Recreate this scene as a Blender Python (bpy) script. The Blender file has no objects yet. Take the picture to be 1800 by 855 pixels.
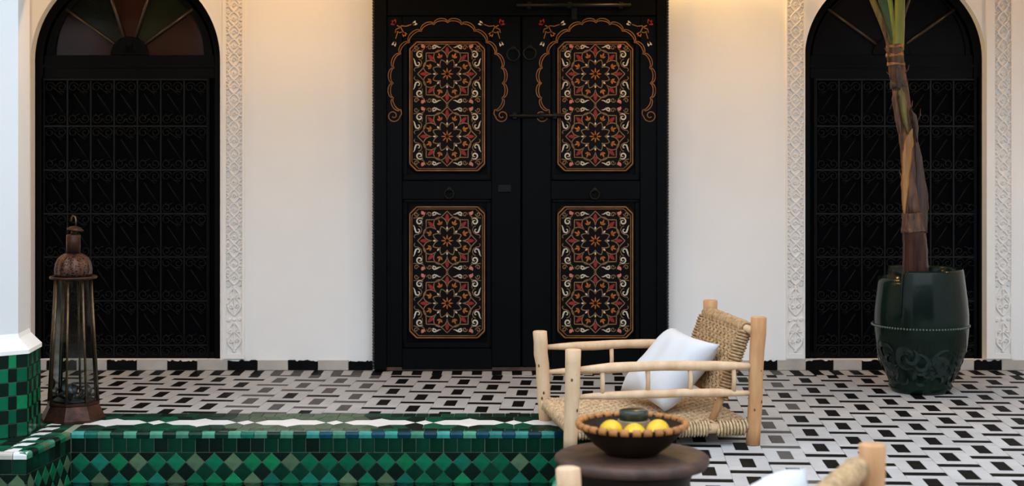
import bpy, math, random
import numpy as np
from mathutils import Vector, Matrix
random.seed(7)
rng = np.random.default_rng(7)
S = bpy.context.scene
COL = S.collection
R = math.radians

# ------------------------------------------------------------------ camera
F, CX, HY, H = 2750.0, 900.0, 250.0, 1.19      # focal length in px, vanishing point, eye height
cam_d = bpy.data.cameras.new('camera'); cam = bpy.data.objects.new('camera', cam_d); COL.objects.link(cam)
cam.location = (0, 0, H); cam.rotation_euler = (R(90), 0, 0)
cam_d.sensor_width = 36.0; cam_d.lens = F * 36 / 1800
cam_d.shift_x = 0.0; cam_d.shift_y = -(427.5 - HY) / 1800
cam_d.dof.use_dof = True; cam_d.dof.focus_distance = 6.9; cam_d.dof.aperture_fstop = 3.4
cam_d.clip_end = 200
S.camera = cam
# ------------------------------------------------------------------ sky and exposure
w = bpy.data.worlds.new('overcast_sky'); S.world = w; w.use_nodes = True
bg = w.node_tree.nodes['Background']
bg.inputs['Color'].default_value = (0.76, 0.87, 1.0, 1); bg.inputs['Strength'].default_value = 2.15
S.view_settings.view_transform = 'Standard'; S.view_settings.look = 'None'
S.view_settings.gamma = 1.0; S.view_settings.use_curve_mapping = False
S.view_settings.exposure = 0.57
S.cycles.max_bounces = 8; S.cycles.diffuse_bounces = 5; S.cycles.sample_clamp_indirect = 6
LAMP_W, LAMP_C = 26.0, (1.0, 0.60, 0.16)        # the wall lantern above the frame
PEND_W, PEND_C = 46.0, (1.0, 0.61, 0.28)        # the lanterns hanging under the gallery

# ------------------------------------------------------------------ helpers
def at(px, py, Z): return Vector(((px - CX) / F * Z, Z, H - (py - HY) / F * Z))
def gx(px, Z): return (px - CX) / F * Z
def gz(py, Z): return H - (py - HY) / F * Z

def mat(name, col, rough=0.5, metal=0.0, spec=0.5, var=0.0, vscale=8.0, col2=None, bump=0.0, bscale=60.0, coat=0.0, rvar=0.0,
        objrand=0.0, trans=0.0, ior=1.45, stretch=None, sheen=0.0):
    m = bpy.data.materials.new(name); m.use_nodes = True
    nt = m.node_tree; N = nt.nodes; L = nt.links; p = N['Principled BSDF']
    p.inputs['Base Color'].default_value = (*col, 1); p.inputs['Roughness'].default_value = rough
    p.inputs['Metallic'].default_value = metal; p.inputs['Specular IOR Level'].default_value = spec
    p.inputs['Coat Weight'].default_value = coat; p.inputs['Coat Roughness'].default_value = 0.12
    p.inputs['Transmission Weight'].default_value = trans; p.inputs['IOR'].default_value = ior
    if sheen: p.inputs['Sheen Weight'].default_value = sheen
    tc = N.new('ShaderNodeTexCoord'); vec = tc.outputs['Object']
    if stretch:
        mp = N.new('ShaderNodeMapping'); mp.inputs['Scale'].default_value = stretch; L.new(vec, mp.inputs['Vector']); vec = mp.outputs['Vector']
    colout = None
    if col2 is not None or var:
        c2 = col2 if col2 is not None else tuple(max(0, c * (1 - var)) for c in col)
        nz = N.new('ShaderNodeTexNoise'); nz.inputs['Scale'].default_value = vscale; nz.inputs['Detail'].default_value = 5
        nz.inputs['Roughness'].default_value = 0.6; L.new(vec, nz.inputs['Vector'])
        rp = N.new('ShaderNodeValToRGB'); rp.color_ramp.elements[0].position = 0.36; rp.color_ramp.elements[1].position = 0.66
        rp.color_ramp.elements[0].color = (*col, 1); rp.color_ramp.elements[1].color = (*c2, 1)
        L.new(nz.outputs['Fac'], rp.inputs['Fac']); colout = rp.outputs['Color']
    if objrand:
        oi = N.new('ShaderNodeObjectInfo'); hs = N.new('ShaderNodeHueSaturation')
        mr = N.new('ShaderNodeMapRange'); mr.inputs['To Min'].default_value = 1 - objrand; mr.inputs['To Max'].default_value = 1 + objrand
        L.new(oi.outputs['Random'], mr.inputs['Value']); L.new(mr.outputs['Result'], hs.inputs['Value'])
        if colout: L.new(colout, hs.inputs['Color'])
        else: hs.inputs['Color'].default_value = (*col, 1)
        colout = hs.outputs['Color']
    if colout: L.new(colout, p.inputs['Base Color'])
    if rvar:
        n3 = N.new('ShaderNodeTexNoise'); n3.inputs['Scale'].default_value = vscale * 2; L.new(vec, n3.inputs['Vector'])
        m3 = N.new('ShaderNodeMapRange'); m3.inputs['To Min'].default_value = max(0, rough - rvar); m3.inputs['To Max'].default_value = min(1, rough + rvar)
        L.new(n3.outputs['Fac'], m3.inputs['Value']); L.new(m3.outputs['Result'], p.inputs['Roughness'])
    if bump:
        n2 = N.new('ShaderNodeTexNoise'); n2.inputs['Scale'].default_value = bscale; n2.inputs['Detail'].default_value = 4; L.new(vec, n2.inputs['Vector'])
        b = N.new('ShaderNodeBump'); b.inputs['Strength'].default_value = bump; b.inputs['Distance'].default_value = 0.01
        L.new(n2.outputs['Fac'], b.inputs['Height']); L.new(b.outputs['Normal'], p.inputs['Normal'])
    return m

class MB:
    def __init__(s): s.v = []; s.f = []; s.m = []; s.sm = []
    def add(s, vs, fs, mi=0, smooth=False):
        o = len(s.v); s.v += [tuple(v) for v in vs]
        for f in fs: s.f.append([o + i for i in f]); s.m.append(mi); s.sm.append(smooth)
        return s
    def box(s, x0, x1, y0, y1, z0, z1, mi=0, b=0.0):
        if b <= 0:
            vs = [(x, y, z) for z in (z0, z1) for y in (y0, y1) for x in (x0, x1)]
            s.add(vs, [(0, 2, 3, 1), (4, 5, 7, 6), (0, 1, 5, 4), (2, 6, 7, 3), (0, 4, 6, 2), (1, 3, 7, 5)], mi)
        else:   # chamfered in the xz outline on the -y side and in the xy outline on top
            return s.frust([(x0, z0), (x1, z0), (x1, z1), (x0, z1)], y1, y0, b, mi)
        return s
    def frust(s, poly, yb, yf, b, mi=0):
        """poly (x,z) extruded from yb to yf (front), its front edge chamfered by b"""
        cx = sum(p[0] for p in poly) / len(poly); cz = sum(p[1] for p in poly) / len(poly); n = len(poly)
        def ins(p):
            d = Vector((cx - p[0], cz - p[1])); l = d.length; d = d / l * min(b * 1.3, l * .5); return (p[0] + d.x, p[1] + d.y)
        dy = b if yf > yb else -b
        vs = [(p[0], yb, p[1]) for p in poly] + [(p[0], yf - dy, p[1]) for p in poly] + [(q[0], yf, q[1]) for q in map(ins, poly)]
        fs = [tuple(range(n - 1, -1, -1)), tuple(range(2 * n, 3 * n))]
        for k in (0, n):
            fs += [(k + i, k + (i + 1) % n, k + n + (i + 1) % n, k + n + i) for i in range(n)]
        return s.add(vs, fs, mi)
    def slab(s, poly, zt, zb, b=0.0, mi=0):
        """poly (x,y) as a slab from zb up to zt with the top edge chamfered by b"""
        cx = sum(p[0] for p in poly) / len(poly); cy = sum(p[1] for p in poly) / len(poly); n = len(poly)
        if b <= 0:
            vs = [(p[0], p[1], zb) for p in poly] + [(p[0], p[1], zt) for p in poly]
            return s.add(vs, [tuple(range(n - 1, -1, -1)), tuple(range(n, 2 * n))] + [(i, (i + 1) % n, n + (i + 1) % n, n + i) for i in range(n)], mi)
        def ins(p):
            d = Vector((cx - p[0], cy - p[1])); l = max(d.length, 1e-6); d = d / l * min(b * 1.3, l * .5); return (p[0] + d.x, p[1] + d.y)
        vs = [(p[0], p[1], zb) for p in poly] + [(p[0], p[1], zt - b) for p in poly] + [(q[0], q[1], zt) for q in map(ins, poly)]
        fs = [tuple(range(2 * n, 3 * n))]
        for k in (0, n): fs += [(k + i, k + (i + 1) % n, k + n + (i + 1) % n, k + n + i) for i in range(n)]
        return s.add(vs, fs, mi)
    def tube(s, pts, rad, sides=8, mi=0, closed=False, smooth=True, caps=True, flat=1.0):
        P = [Vector(p) for p in pts]; n = len(P)
        if not hasattr(rad, '__len__'): rad = [rad] * n
        t0 = (P[1] - P[0]).normalized(); up = Vector((0, 0, 1)) if abs(t0.z) < .9 else Vector((0, 1, 0))
        a = t0.cross(up).normalized(); vs = []
        for i in range(n):
            t = (P[min(i + 1, n - 1)] - P[max(i - 1, 0)])
            if closed: t = P[(i + 1) % n] - P[i - 1]
            t.normalize(); a = (a - t * a.dot(t))
            if a.length < 1e-6: a = t.orthogonal()
            a.normalize(); bb = t.cross(a)
            for k in range(sides):
                th = 2 * math.pi * k / sides
                vs.append(P[i] + (a * math.cos(th) + bb * math.sin(th) * flat) * rad[i])
        fs = []
        for i in range(n if closed else n - 1):
            j = (i + 1) % n
            for k in range(sides): fs.append((i * sides + k, i * sides + (k + 1) % sides, j * sides + (k + 1) % sides, j * sides + k))
        if caps and not closed: fs += [tuple(range(sides - 1, -1, -1)), tuple((n - 1) * sides + k for k in range(sides))]
        return s.add(vs, fs, mi, smooth)
    def lathe(s, prof, c, seg=32, mi=0, smooth=True, off=0.0, fn=None, ring=False):
        if ring: prof = list(prof) + [prof[0]]
        vs = []; n = len(prof)
        for (r, z) in prof:
            for k in range(seg):
                th = off + 2 * math.pi * k / seg
                rr, zz = (r, z) if fn is None else fn(r, z, th)
                vs.append((c[0] + rr * math.cos(th), c[1] + rr * math.sin(th), c[2] + zz))
        fs = [(i * seg + k, i * seg + (k + 1) % seg, (i + 1) * seg + (k + 1) % seg, (i + 1) * seg + k) for i in range(n - 1) for k in range(seg)]
        if prof[0][0] > 1e-4 and not ring: fs.append(tuple(range(seg - 1, -1, -1)))
        if prof[-1][0] > 1e-4 and not ring: fs.append(tuple((n - 1) * seg + k for k in range(seg)))
        return s.add(vs, fs, mi, smooth)
    def ball(s, c, r, seg=10, rings=6, mi=0, sq=(1, 1, 1)):
        vs = [(c[0], c[1], c[2] - r * sq[2])]
        for i in range(1, rings):
            ph = -math.pi / 2 + math.pi * i / rings
            for k in range(seg):
                th = 2 * math.pi * k / seg
                vs.append((c[0] + r * sq[0] * math.cos(ph) * math.cos(th), c[1] + r * sq[1] * math.cos(ph) * math.sin(th), c[2] + r * sq[2] * math.sin(ph)))
        vs.append((c[0], c[1], c[2] + r * sq[2])); T = len(vs) - 1
        fs = [(0, 1 + (k + 1) % seg, 1 + k) for k in range(seg)]
        for i in range(rings - 2):
            o = 1 + i * seg; fs += [(o + k, o + (k + 1) % seg, o + seg + (k + 1) % seg, o + seg + k) for k in range(seg)]
        o = 1 + (rings - 2) * seg; fs += [(o + k, o + (k + 1) % seg, T) for k in range(seg)]
        return s.add(vs, fs, mi, True)
    def mesh(s, name, mats):
        me = bpy.data.meshes.new(name); me.from_pydata(s.v, [], s.f)
        for m in (mats if isinstance(mats, (list, tuple)) else [mats]): me.materials.append(m)
        me.polygons.foreach_set('material_index', s.m); me.polygons.foreach_set('use_smooth', s.sm); me.update()
        return me
    def build(s, name, mats, parent=None, world=True):
        if parent is not None and world:
            o = WORLD[parent.name]
            s.v = [(v[0] - o[0], v[1] - o[1], v[2] - o[2]) for v in s.v]
        return link(name, s.mesh(name, mats), parent)
WORLD = {}
def link(name, me, parent=None, loc=None):
    o = bpy.data.objects.new(name, me); COL.objects.link(o); o.parent = parent
    if loc is not None: o.location = loc
    WORLD[o.name] = WORLD[parent.name] if parent else Vector((0, 0, 0))
    return o
def empty(name, loc, label=None, cat=None, group=None, kind=None, rz=0):
    o = bpy.data.objects.new(name, None); COL.objects.link(o); o.location = loc; o.rotation_euler.z = rz
    o.empty_display_size = .05; WORLD[o.name] = Vector(loc); tag(o, label, cat, group, kind); return o
def tag(o, label=None, cat=None, group=None, kind=None):
    for k, v in (('label', label), ('category', cat), ('group', group), ('kind', kind)):
        if v: o[k] = v
    return o
def copy_tree(o, parent=None):
    c = o.copy(); COL.objects.link(c); c.parent = parent; WORLD[c.name] = WORLD[o.name]
    for ch in list(o.children): copy_tree(ch, c)
    return c
def clip(poly, a, b, c):      # keep a*x+b*y<=c
    out = []
    for i in range(len(poly)):
        p, q = poly[i], poly[(i + 1) % len(poly)]
        dp, dq = a * p[0] + b * p[1] - c, a * q[0] + b * q[1] - c
        if dp <= 0: out.append(p)
        if (dp < 0 < dq) or (dq < 0 < dp):
            t = dp / (dp - dq); out.append((p[0] + (q[0] - p[0]) * t, p[1] + (q[1] - p[1]) * t))
    return out
def area(poly): return abs(sum(poly[i][0] * poly[(i + 1) % len(poly)][1] - poly[(i + 1) % len(poly)][0] * poly[i][1] for i in range(len(poly)))) / 2

# ------------------------------------------------------------------ materials
M = {}
M['plaster'] = mat('plaster', (.86, .84, .81), .75, var=.04, vscale=1.6, bump=.05, bscale=14, spec=.25)
M['stucco'] = mat('stucco', (.84, .805, .76), .8, bump=.06, bscale=50, spec=.2)
M['white_tile'] = mat('white_tile', (.435, .43, .43), .55, var=.14, vscale=5, objrand=.06, bump=.05, bscale=35, rvar=.1, spec=.25)
M['beige_tile'] = mat('beige_tile', (.50, .45, .39), .5, var=.2, vscale=9, objrand=.08, bump=.05)
M['black_tile'] = mat('black_tile', (.005, .005, .0055), .6, var=.4, vscale=12, rvar=.1, spec=.06)
M['faded_tile'] = mat('faded_tile', (.09, .085, .08), .6, var=.35, vscale=40, spec=.1)
M['grout'] = mat('grout', (.42, .405, .39), .9, var=.2, vscale=10)
M['pool_grout'] = mat('pool_grout', (.22, .25, .17), .85)
def glaze(n, c, r=.13): return mat(n, c, r, var=.35, vscale=22, objrand=.28, bump=.05, bscale=26, rvar=.06, spec=.22)
M['green_dark'] = glaze('green_dark', (.004, .034, .019)); M['green_black'] = glaze('green_black', (.003, .012, .008), .25)
M['green_mid'] = glaze('green_mid', (.006, .125, .06)); M['green_light'] = glaze('green_light', (.07, .27, .17))
M['green_grey'] = glaze('green_grey', (.085, .145, .075), .3); M['green_teal'] = glaze('green_teal', (.008, .13, .085))
M['green_bright'] = glaze('green_bright', (.008, .17, .065)); M['teal_light'] = glaze('teal_light', (.04, .26, .22), .15)
M['blue_dark'] = glaze('blue_dark', (.004, .05, .08), .15); M['ribbon_white'] = mat('ribbon_white', (.74, .72, .70), .45, var=.08, spec=.2)
M['green_faded'] = glaze('green_faded', (.075, .115, .07), .55)
for k_ in ('green_dark', 'green_mid', 'green_black'):      # weathered, duller glaze on the trodden coping
    M['worn_' + k_] = mat('worn_' + k_, tuple(c_ * (.6 if k_ == 'green_mid' else 1) for c_ in M[k_].node_tree.nodes['Principled BSDF'].inputs['Base Color'].default_value[:3]), .48, var=.35, vscale=22, objrand=.28, bump=.05, bscale=26, spec=.15)
M['door_black'] = mat('door_black', (.0018, .0022, .0026), .42, var=.4, vscale=3, spec=.08, bump=.04, bscale=20, rvar=.1)
M['iron'] = mat('iron', (.003, .0036, .0042), .42, spec=.2, bump=.08, bscale=80)
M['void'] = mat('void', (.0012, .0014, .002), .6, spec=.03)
M['gold'] = mat('gold', (.30, .125, .032), .55, var=.45, vscale=14, spec=.3)
M['vine'] = mat('vine', (.27, .155, .07), .6, var=.35, vscale=20, spec=.25)
M['orange'] = mat('orange', (.42, .13, .022), .55, var=.3, vscale=20, spec=.3)
M['red'] = mat('red', (.25, .012, .010), .5, var=.3, vscale=20, spec=.3)
M['ivory'] = mat('ivory', (.60, .53, .41), .55, var=.15, vscale=20, spec=.3)
M['pink'] = mat('pink', (.50, .16, .12), .55, spec=.3)
M['panel_black'] = mat('panel_black', (.004, .0028, .0026), .45, var=.3, spec=.08)
M['water'] = mat('water', (.35, .75, .55), .02, trans=1.0, ior=1.33, bump=.10, bscale=9)
def wood(n, c, c2, rough=.6): return mat(n, c, rough, col2=c2, vscale=3.5, stretch=(6, 6, 1.2), bump=.12, bscale=18, spec=.3)
M['wood'] = wood('pale_wood', (.66, .46, .29), (.55, .35, .20)); M['wood2'] = wood('ruddy_wood', (.54, .30, .14), (.40, .19, .08))
M['knot'] = mat('knot', (.12, .05, .02), .7)
M['rope'] = mat('rope', (.64, .45, .26), .85, var=.5, vscale=60, bump=.2, bscale=180, spec=.15)
M['rope_dark'] = mat('rope_dark', (.52, .34, .18), .85, var=.5, vscale=60, bump=.2, bscale=180, spec=.15)
M['cotton'] = mat('cotton', (.58, .59, .615), .85, bump=.05, bscale=240, spec=.15, sheen=.2)
M['table'] = mat('dark_table_wood', (.030, .017, .012), .55, col2=(.085, .040, .025), vscale=14, bump=.15, bscale=30, spec=.4)
M['bowl'] = mat('bowl_wood', (.020, .011, .007), .45, var=.4, vscale=10, bump=.05, spec=.15)
M['tooth'] = mat('rim_orange', (.48, .19, .045), .5, var=.4, vscale=25, objrand=.15)
M['lemon'] = mat('lemon_skin', (.72, .43, .014), .4, var=.12, vscale=14, bump=.12, bscale=120)
M['jar'] = mat('jar_glass', (.020, .028, .018), .22, spec=.5); M['wicker'] = mat('wicker', (.36, .25, .13), .8, var=.4, vscale=60)
M['bronze'] = mat('bronze', (.075, .033, .020), .42, metal=.55, spec=.25, col2=(.028, .014, .010), vscale=22, bump=.2, bscale=60, rvar=.12)
M['brass'] = mat('old_brass', (.16, .115, .06), .38, metal=.9, col2=(.09, .055, .03), vscale=30, rvar=.1)
M['pewter'] = mat('pewter', (.10, .115, .12), .4, metal=.8, var=.3)
M['pot'] = mat('pot_glaze', (.0035, .008, .006), .14, col2=(.004, .014, .009), vscale=3, spec=.2, bump=.02)
M['bead'] = mat('bead_glaze', (.06, .085, .065), .25, spec=.6)
M['soil'] = mat('soil', (.02, .012, .008), .95, bump=.4)
M['bark'] = mat('bark', (.15, .060, .026), .55, col2=(.018, .009, .006), vscale=16, stretch=(3, 3, .55), bump=.9, bscale=34)
M['bark_gloss'] = mat('bark_gloss', (.060, .019, .010), .24, col2=(.020, .008, .006), vscale=12, stretch=(4, 4, .4), bump=.35, bscale=26, spec=.22)
M['sheath_tan'] = mat('sheath_tan', (.38, .18, .05), .55, col2=(.19, .075, .022), vscale=14, stretch=(6, 6, .35), bump=.5, bscale=30)
M['sheath_dark'] = mat('sheath_dark', (.014, .009, .007), .38, col2=(.06, .024, .012), vscale=14, stretch=(4, 4, .35), bump=.6, bscale=30)
M['stalk'] = mat('stalk_green', (.20, .23, .025), .4, col2=(.09, .11, .015), vscale=14, stretch=(6, 6, .3), bump=.2)
M['leaf'] = mat('leaf_green', (.035, .075, .022), .4, var=.4, vscale=8, stretch=(4, 4, 1))
M['stalk_olive'] = mat('stalk_olive', (.16, .145, .022), .45, col2=(.08, .04, .012), vscale=14, stretch=(5, 5, .35), bump=.3, bscale=30)
def painted_holes():      # sheet metal, the dark of its punched holes painted on as spots
    m = mat('bronze_painted_holes', (.20, .095, .055), .36, metal=.7, bump=.1); nt = m.node_tree; N = nt.nodes; L = nt.links; p = N['Principled BSDF']
    tc = N.new('ShaderNodeTexCoord'); v = N.new('ShaderNodeTexVoronoi'); v.inputs['Scale'].default_value = 120; L.new(tc.outputs['Object'], v.inputs['Vector'])
    r = N.new('ShaderNodeValToRGB'); r.color_ramp.elements[0].position = .34; r.color_ramp.elements[1].position = .42
    r.color_ramp.elements[0].color = (.005, .003, .003, 1); r.color_ramp.elements[1].color = (.085, .040, .026, 1)
    L.new(v.outputs['Distance'], r.inputs['Fac']); L.new(r.outputs['Color'], p.inputs['Base Color']); return m
M['painted_holes'] = painted_holes()
def clear_glass(n, tint, gl=.10):
    m = bpy.data.materials.new(n); m.use_nodes = True; nt = m.node_tree; N = nt.nodes; L = nt.links; N.remove(N['Principled BSDF'])
    t = N.new('ShaderNodeBsdfTransparent'); t.inputs['Color'].default_value = (*tint, 1)
    g = N.new('ShaderNodeBsdfGlossy'); g.inputs['Roughness'].default_value = .08
    fr = N.new('ShaderNodeFresnel'); fr.inputs['IOR'].default_value = 1.5
    mx = N.new('ShaderNodeMixShader'); L.new(fr.outputs['Fac'], mx.inputs['Fac']); L.new(t.outputs['BSDF'], mx.inputs[1]); L.new(g.outputs['BSDF'], mx.inputs[2])
    L.new(mx.outputs['Shader'], N['Material Output'].inputs['Surface']); return m
M['glass'] = clear_glass('lantern_glass', (.72, .76, .74))
def emis(n, c, s):
    m = bpy.data.materials.new(n); m.use_nodes = True; p = m.node_tree.nodes['Principled BSDF']
    p.inputs['Emission Color'].default_value = (*c, 1); p.inputs['Emission Strength'].default_value = s; return m
M['bulb'] = emis('bulb', (1, .62, .26), 6)

# ------------------------------------------------------------------ the setting
WZ = 8.16                                     # back wall plane
ZT = 3.3                                      # underside of the gallery
DEEP = .14
A1 = dict(c=gx(220.5, WZ), r=166.5 * WZ / F, s=gz(105, WZ)); A2 = dict(c=gx(1574, WZ), r=159.5 * WZ / F, s=gz(103, WZ))
D0, D1, DT = gx(660, WZ), gx(1169, WZ), gz(-70, WZ)
SILL = .05
mb = MB()
def panel(x0, x1, z0, z1): mb.add([(x0, WZ, z0), (x1, WZ, z0), (x1, WZ, z1), (x0, WZ, z1)], [(0, 1, 2, 3)])
def arch_hole(a, n=40):
    c, r, s = a['c'], a['r'], a['s']
    pts = [(c + r * math.cos(math.pi * (1 - i / n)), s + r * math.sin(math.pi * i / n)) for i in range(n + 1)]
    for p, q in zip(pts, pts[1:]):
        mb.add([(p[0], WZ, p[1]), (q[0], WZ, q[1]), (q[0], WZ, ZT), (p[0], WZ, ZT)], [(0, 1, 2, 3)])
    loop = [(c - r, SILL)] + pts + [(c + r, SILL)]
    for p, q in zip(loop, loop[1:] + loop[:1]):
        mb.add([(p[0], WZ, p[1]), (q[0], WZ, q[1]), (q[0], WZ + DEEP, q[1]), (p[0], WZ + DEEP, p[1])], [(3, 2, 1, 0)], smooth=True)
    panel(c - r, c + r, -.02, SILL)
panel(-5, A1['c'] - A1['r'], -.02, ZT); arch_hole(A1); panel(A1['c'] + A1['r'], D0, -.02, ZT)
panel(D0, D1, DT, ZT); panel(D1, A2['c'] - A2['r'], -.02, ZT); arch_hole(A2); panel(A2['c'] + A2['r'], 5, -.02, ZT)
mb.add([(D0, WZ, -.02), (D0, WZ + DEEP, -.02), (D0, WZ + DEEP, DT), (D0, WZ, DT)], [(0, 1, 2, 3)])
mb.add([(D1, WZ, -.02), (D1, WZ + DEEP, -.02), (D1, WZ + DEEP, DT), (D1, WZ, DT)], [(3, 2, 1, 0)])
mb.add([(D0, WZ, DT), (D0, WZ + DEEP, DT), (D1, WZ + DEEP, DT), (D1, WZ, DT)], [(0, 1, 2, 3)])
mb.box(-5, 5, WZ + .22, WZ + .40, -.3, ZT)
wall = tag(mb.build('wall_back', M['plaster']), 'cream plastered wall with two arched openings', kind='structure')

# gallery slab overhead, the upper storey it carries and the other sides of the courtyard
tag(MB().box(-5, 5, 6.25, WZ + .4, ZT, ZT + .35).build('ceiling', M['plaster']), 'plastered underside of the gallery', kind='structure')
tag(MB().box(-5.2, -5, -3.2, WZ + .4, -.3, 5.2).build('wall_left', M['plaster']), 'plain courtyard side wall', kind='structure')
tag(MB().box(5, 5.2, -3.2, WZ + .4, -.3, 5.2).build('wall_right', M['plaster']), 'plain courtyard side wall', kind='structure')
M['dark_wood'] = mat('dark_wood', (.05, .028, .018), .6, var=.4)
tag(MB().box(-5.2, 5.2, -3.4, -3.2, -.3, 2.4).build('wall_front', M['dark_wood']), 'unseen courtyard wall facing the doors, kept low and dark for the light', kind='structure')  # height and dark tone chosen for their effect on light and reflections

tag(MB().box(-5, 5, 6.33, 6.62, 1.96, ZT - .001).build('trim_9', M['dark_wood']), 'added dark timber lintel out of view, keeping sky off the upper wall', kind='structure')  # added out of view to block sky light from the upper wall

# carved stucco bands beside the arches
def relief(wd, ht, nx, ny, lines, dots, rw, depth):
    xs = np.linspace(0, wd, nx); zs = np.linspace(0, ht, ny); X, Z = np.meshgrid(xs, zs); D = np.full(X.shape, 9.0)
    for pl in lines:
        pl = np.array(pl)
        for i in range(len(pl) - 1):
            a, b = pl[i], pl[i + 1]; d = b - a; t = np.clip(((X - a[0]) * d[0] + (Z - a[1]) * d[1]) / (d @ d + 1e-12), 0, 1)
            D = np.minimum(D, np.hypot(X - a[0] - t * d[0], Z - a[1] - t * d[1]) / rw)
    for (x, z, r) in dots: D = np.minimum(D, np.hypot(X - x, Z - z) / r)
    h = np.clip((1.75 - D) * 1.4, 0, 1) ** .8
    h = np.maximum(h, (np.minimum(X, wd - X) < rw * .8) * 1.0)
    vs = [(X[j, i] - wd / 2, -depth * h[j, i], Z[j, i]) for j in range(ny) for i in range(nx)]
    fs = [(j * nx + i, j * nx + i + 1, (j + 1) * nx + i + 1, (j + 1) * nx + i) for j in range(ny - 1) for i in range(nx - 1)]
    return MB().add(vs, fs, 0, True)
def spiral2(cx, cz, r, turns, a0, sgn=1, n=18): return [(cx + r * (1 - .85 * i / n) * math.cos(a0 + sgn * turns * 2 * math.pi * i / n), cz + r * (1 - .85 * i / n) * math.sin(a0 + sgn * turns * 2 * math.pi * i / n)) for i in range(n + 1)]
BW, UH = .084, .1425
def vine_unit():
    L = []
    for ph in (0, math.pi): L.append([(BW / 2 + .027 * math.sin(2 * math.pi * i / 24 + ph), UH * i / 24) for i in range(25)])
    for k, (z, s) in enumerate(((UH * .25, 1), (UH * .75, -1))):
        L.append(spiral2(BW / 2, z, .0125, 1.2, 0, s)); L.append(spiral2(BW / 2 + .031 * s, z + UH * .25, .011, 1.1, math.pi / 2, s)); L.append(spiral2(BW / 2 - .031 * s, z + UH * .25, .011, 1.1, -math.pi / 2, -s))
        L.append([(BW / 2 - .036, z - .012), (BW / 2 - .022, z - .002), (BW / 2 - .036, z + .012)]); L.append([(BW / 2 + .036, z - .012), (BW / 2 + .022, z - .002), (BW / 2 + .036, z + .012)])
    return relief(BW, UH, 44, 74, L, [(BW / 2, UH * .5, .0045), (BW / 2, .002, .0045), (BW / 2, UH, .0045)], .0022, .013)
def palm_unit(ht=.36):
    L = []
    for s in (-1, 1):
        for z0, sg in ((.02, 1), (.20, 1)):
            L.append([(BW / 2 + s * .036 * math.sin(math.pi * i / 14) ** .8, z0 + .145 * i / 14) for i in range(15)])
            L.append([(BW / 2 + s * (.004 + .030 * math.sin(math.pi * i / 14 + .6)), z0 + .02 + .095 * i / 14) for i in range(12)])
            L.append(spiral2(BW / 2 + s * .016, z0 + .05, .013, 1.2, 0, s)); L.append(spiral2(BW / 2 + s * .020, z0 + .10, .012, 1.2, math.pi, -s))
            L.append(spiral2(BW / 2 + s * .030, z0 + .160, .010, 1.1, 0, s))
    for z0 in (.02, .20): L.append([(BW / 2, z0), (BW / 2, z0 + .14)])
    return relief(BW, ht, 44, 170, L, [(BW / 2, .18, .006), (BW / 2, .35, .006), (BW / 2, .015, .005)], .0025, .013)
me_vine = vine_unit().mesh('carved_motif', M['stucco']); me_palm = palm_unit().mesh('carved_motif', M['stucco'])
for n_, (x0, x1, c0) in enumerate(((391, 430, 411), (1382, 1415, 1399), (1734, 1781, 1764), (11, 50, 30))):
    xa, xb, xc = gx(x0, WZ - .01), gx(x1, WZ - .01), gx(c0, WZ - .02)
    e = empty('trim_%d' % (n_ + 1), (xc, WZ, 0), 'carved stucco band of interlaced vines beside an arched doorway', kind='structure')
    b = MB(); b.box(xa, xc - BW / 2, WZ - .016, WZ + .01, .06, ZT - .002); b.box(xc + BW / 2, xb, WZ - .016, WZ + .01, .06, ZT - .002)
    b.box(xc - BW / 2, xc + BW / 2, WZ - .012, WZ + .01, .06, .085); b.build('band', M['stucco'], e)
    link('carved_motif', me_palm, e, (0, -.004, .085)); z = .085 + .36
    while z + UH < ZT: link('carved_motif', me_vine, e, (0, -.004, z)); z += UH

# skirting of alternating tiles at the foot of the wall
sk = empty('baseboard_back', (0, WZ, 0), 'row of black and beige tiles along the foot of the wall', kind='structure')
def skirt(p0, p1, m, zt):
    xa, xb = gx(p0, WZ), gx(p1, WZ); n = 14
    if m == 'beige_tile': MB().box(xa + .001, xb - .001, WZ - .012, WZ + .005, .001, zt, b=.002).build('tile', M[m], sk); return
    top = [(xb - .001 - (xb - xa - .002) * i / n, zt + random.uniform(-.008, .003)) for i in range(n + 1)]      # chipped, limewash-lapped upper edge
    poly = [(xa + .001, .001), (xb - .001, .001)] + top; k = len(poly)
    vs = [(p[0], WZ - .0125, p[1]) for p in poly] + [(p[0], WZ + .004, p[1]) for p in poly]
    MB().add(vs, [tuple(range(k))] + [(i, i + k, (i + 1) % k + k, (i + 1) % k) for i in range(k)]).build('tile', M[m], sk)
seq = []
for k in range(-4, 5):
    b0 = 189 + 106 * k; seq += [(b0, b0 + 52, 'black_tile'), (b0 + 52, b0 + 106, 'beige_tile')]
for k in range(-3, 9):
    b0 = 1416 + 98.5 * k; seq += [(b0, b0 + 48, 'black_tile'), (b0 + 48, b0 + 98.5, 'beige_tile')]
for (a, b, m) in seq:
    for lo, hi in ((-250, 655), (1174, 2150)):
        a2, b2 = max(a, lo), min(b, hi)
        if b2 - a2 > 4 and (hi == 655) == (b < 1000): skirt(a2, b2, m, .052)

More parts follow.
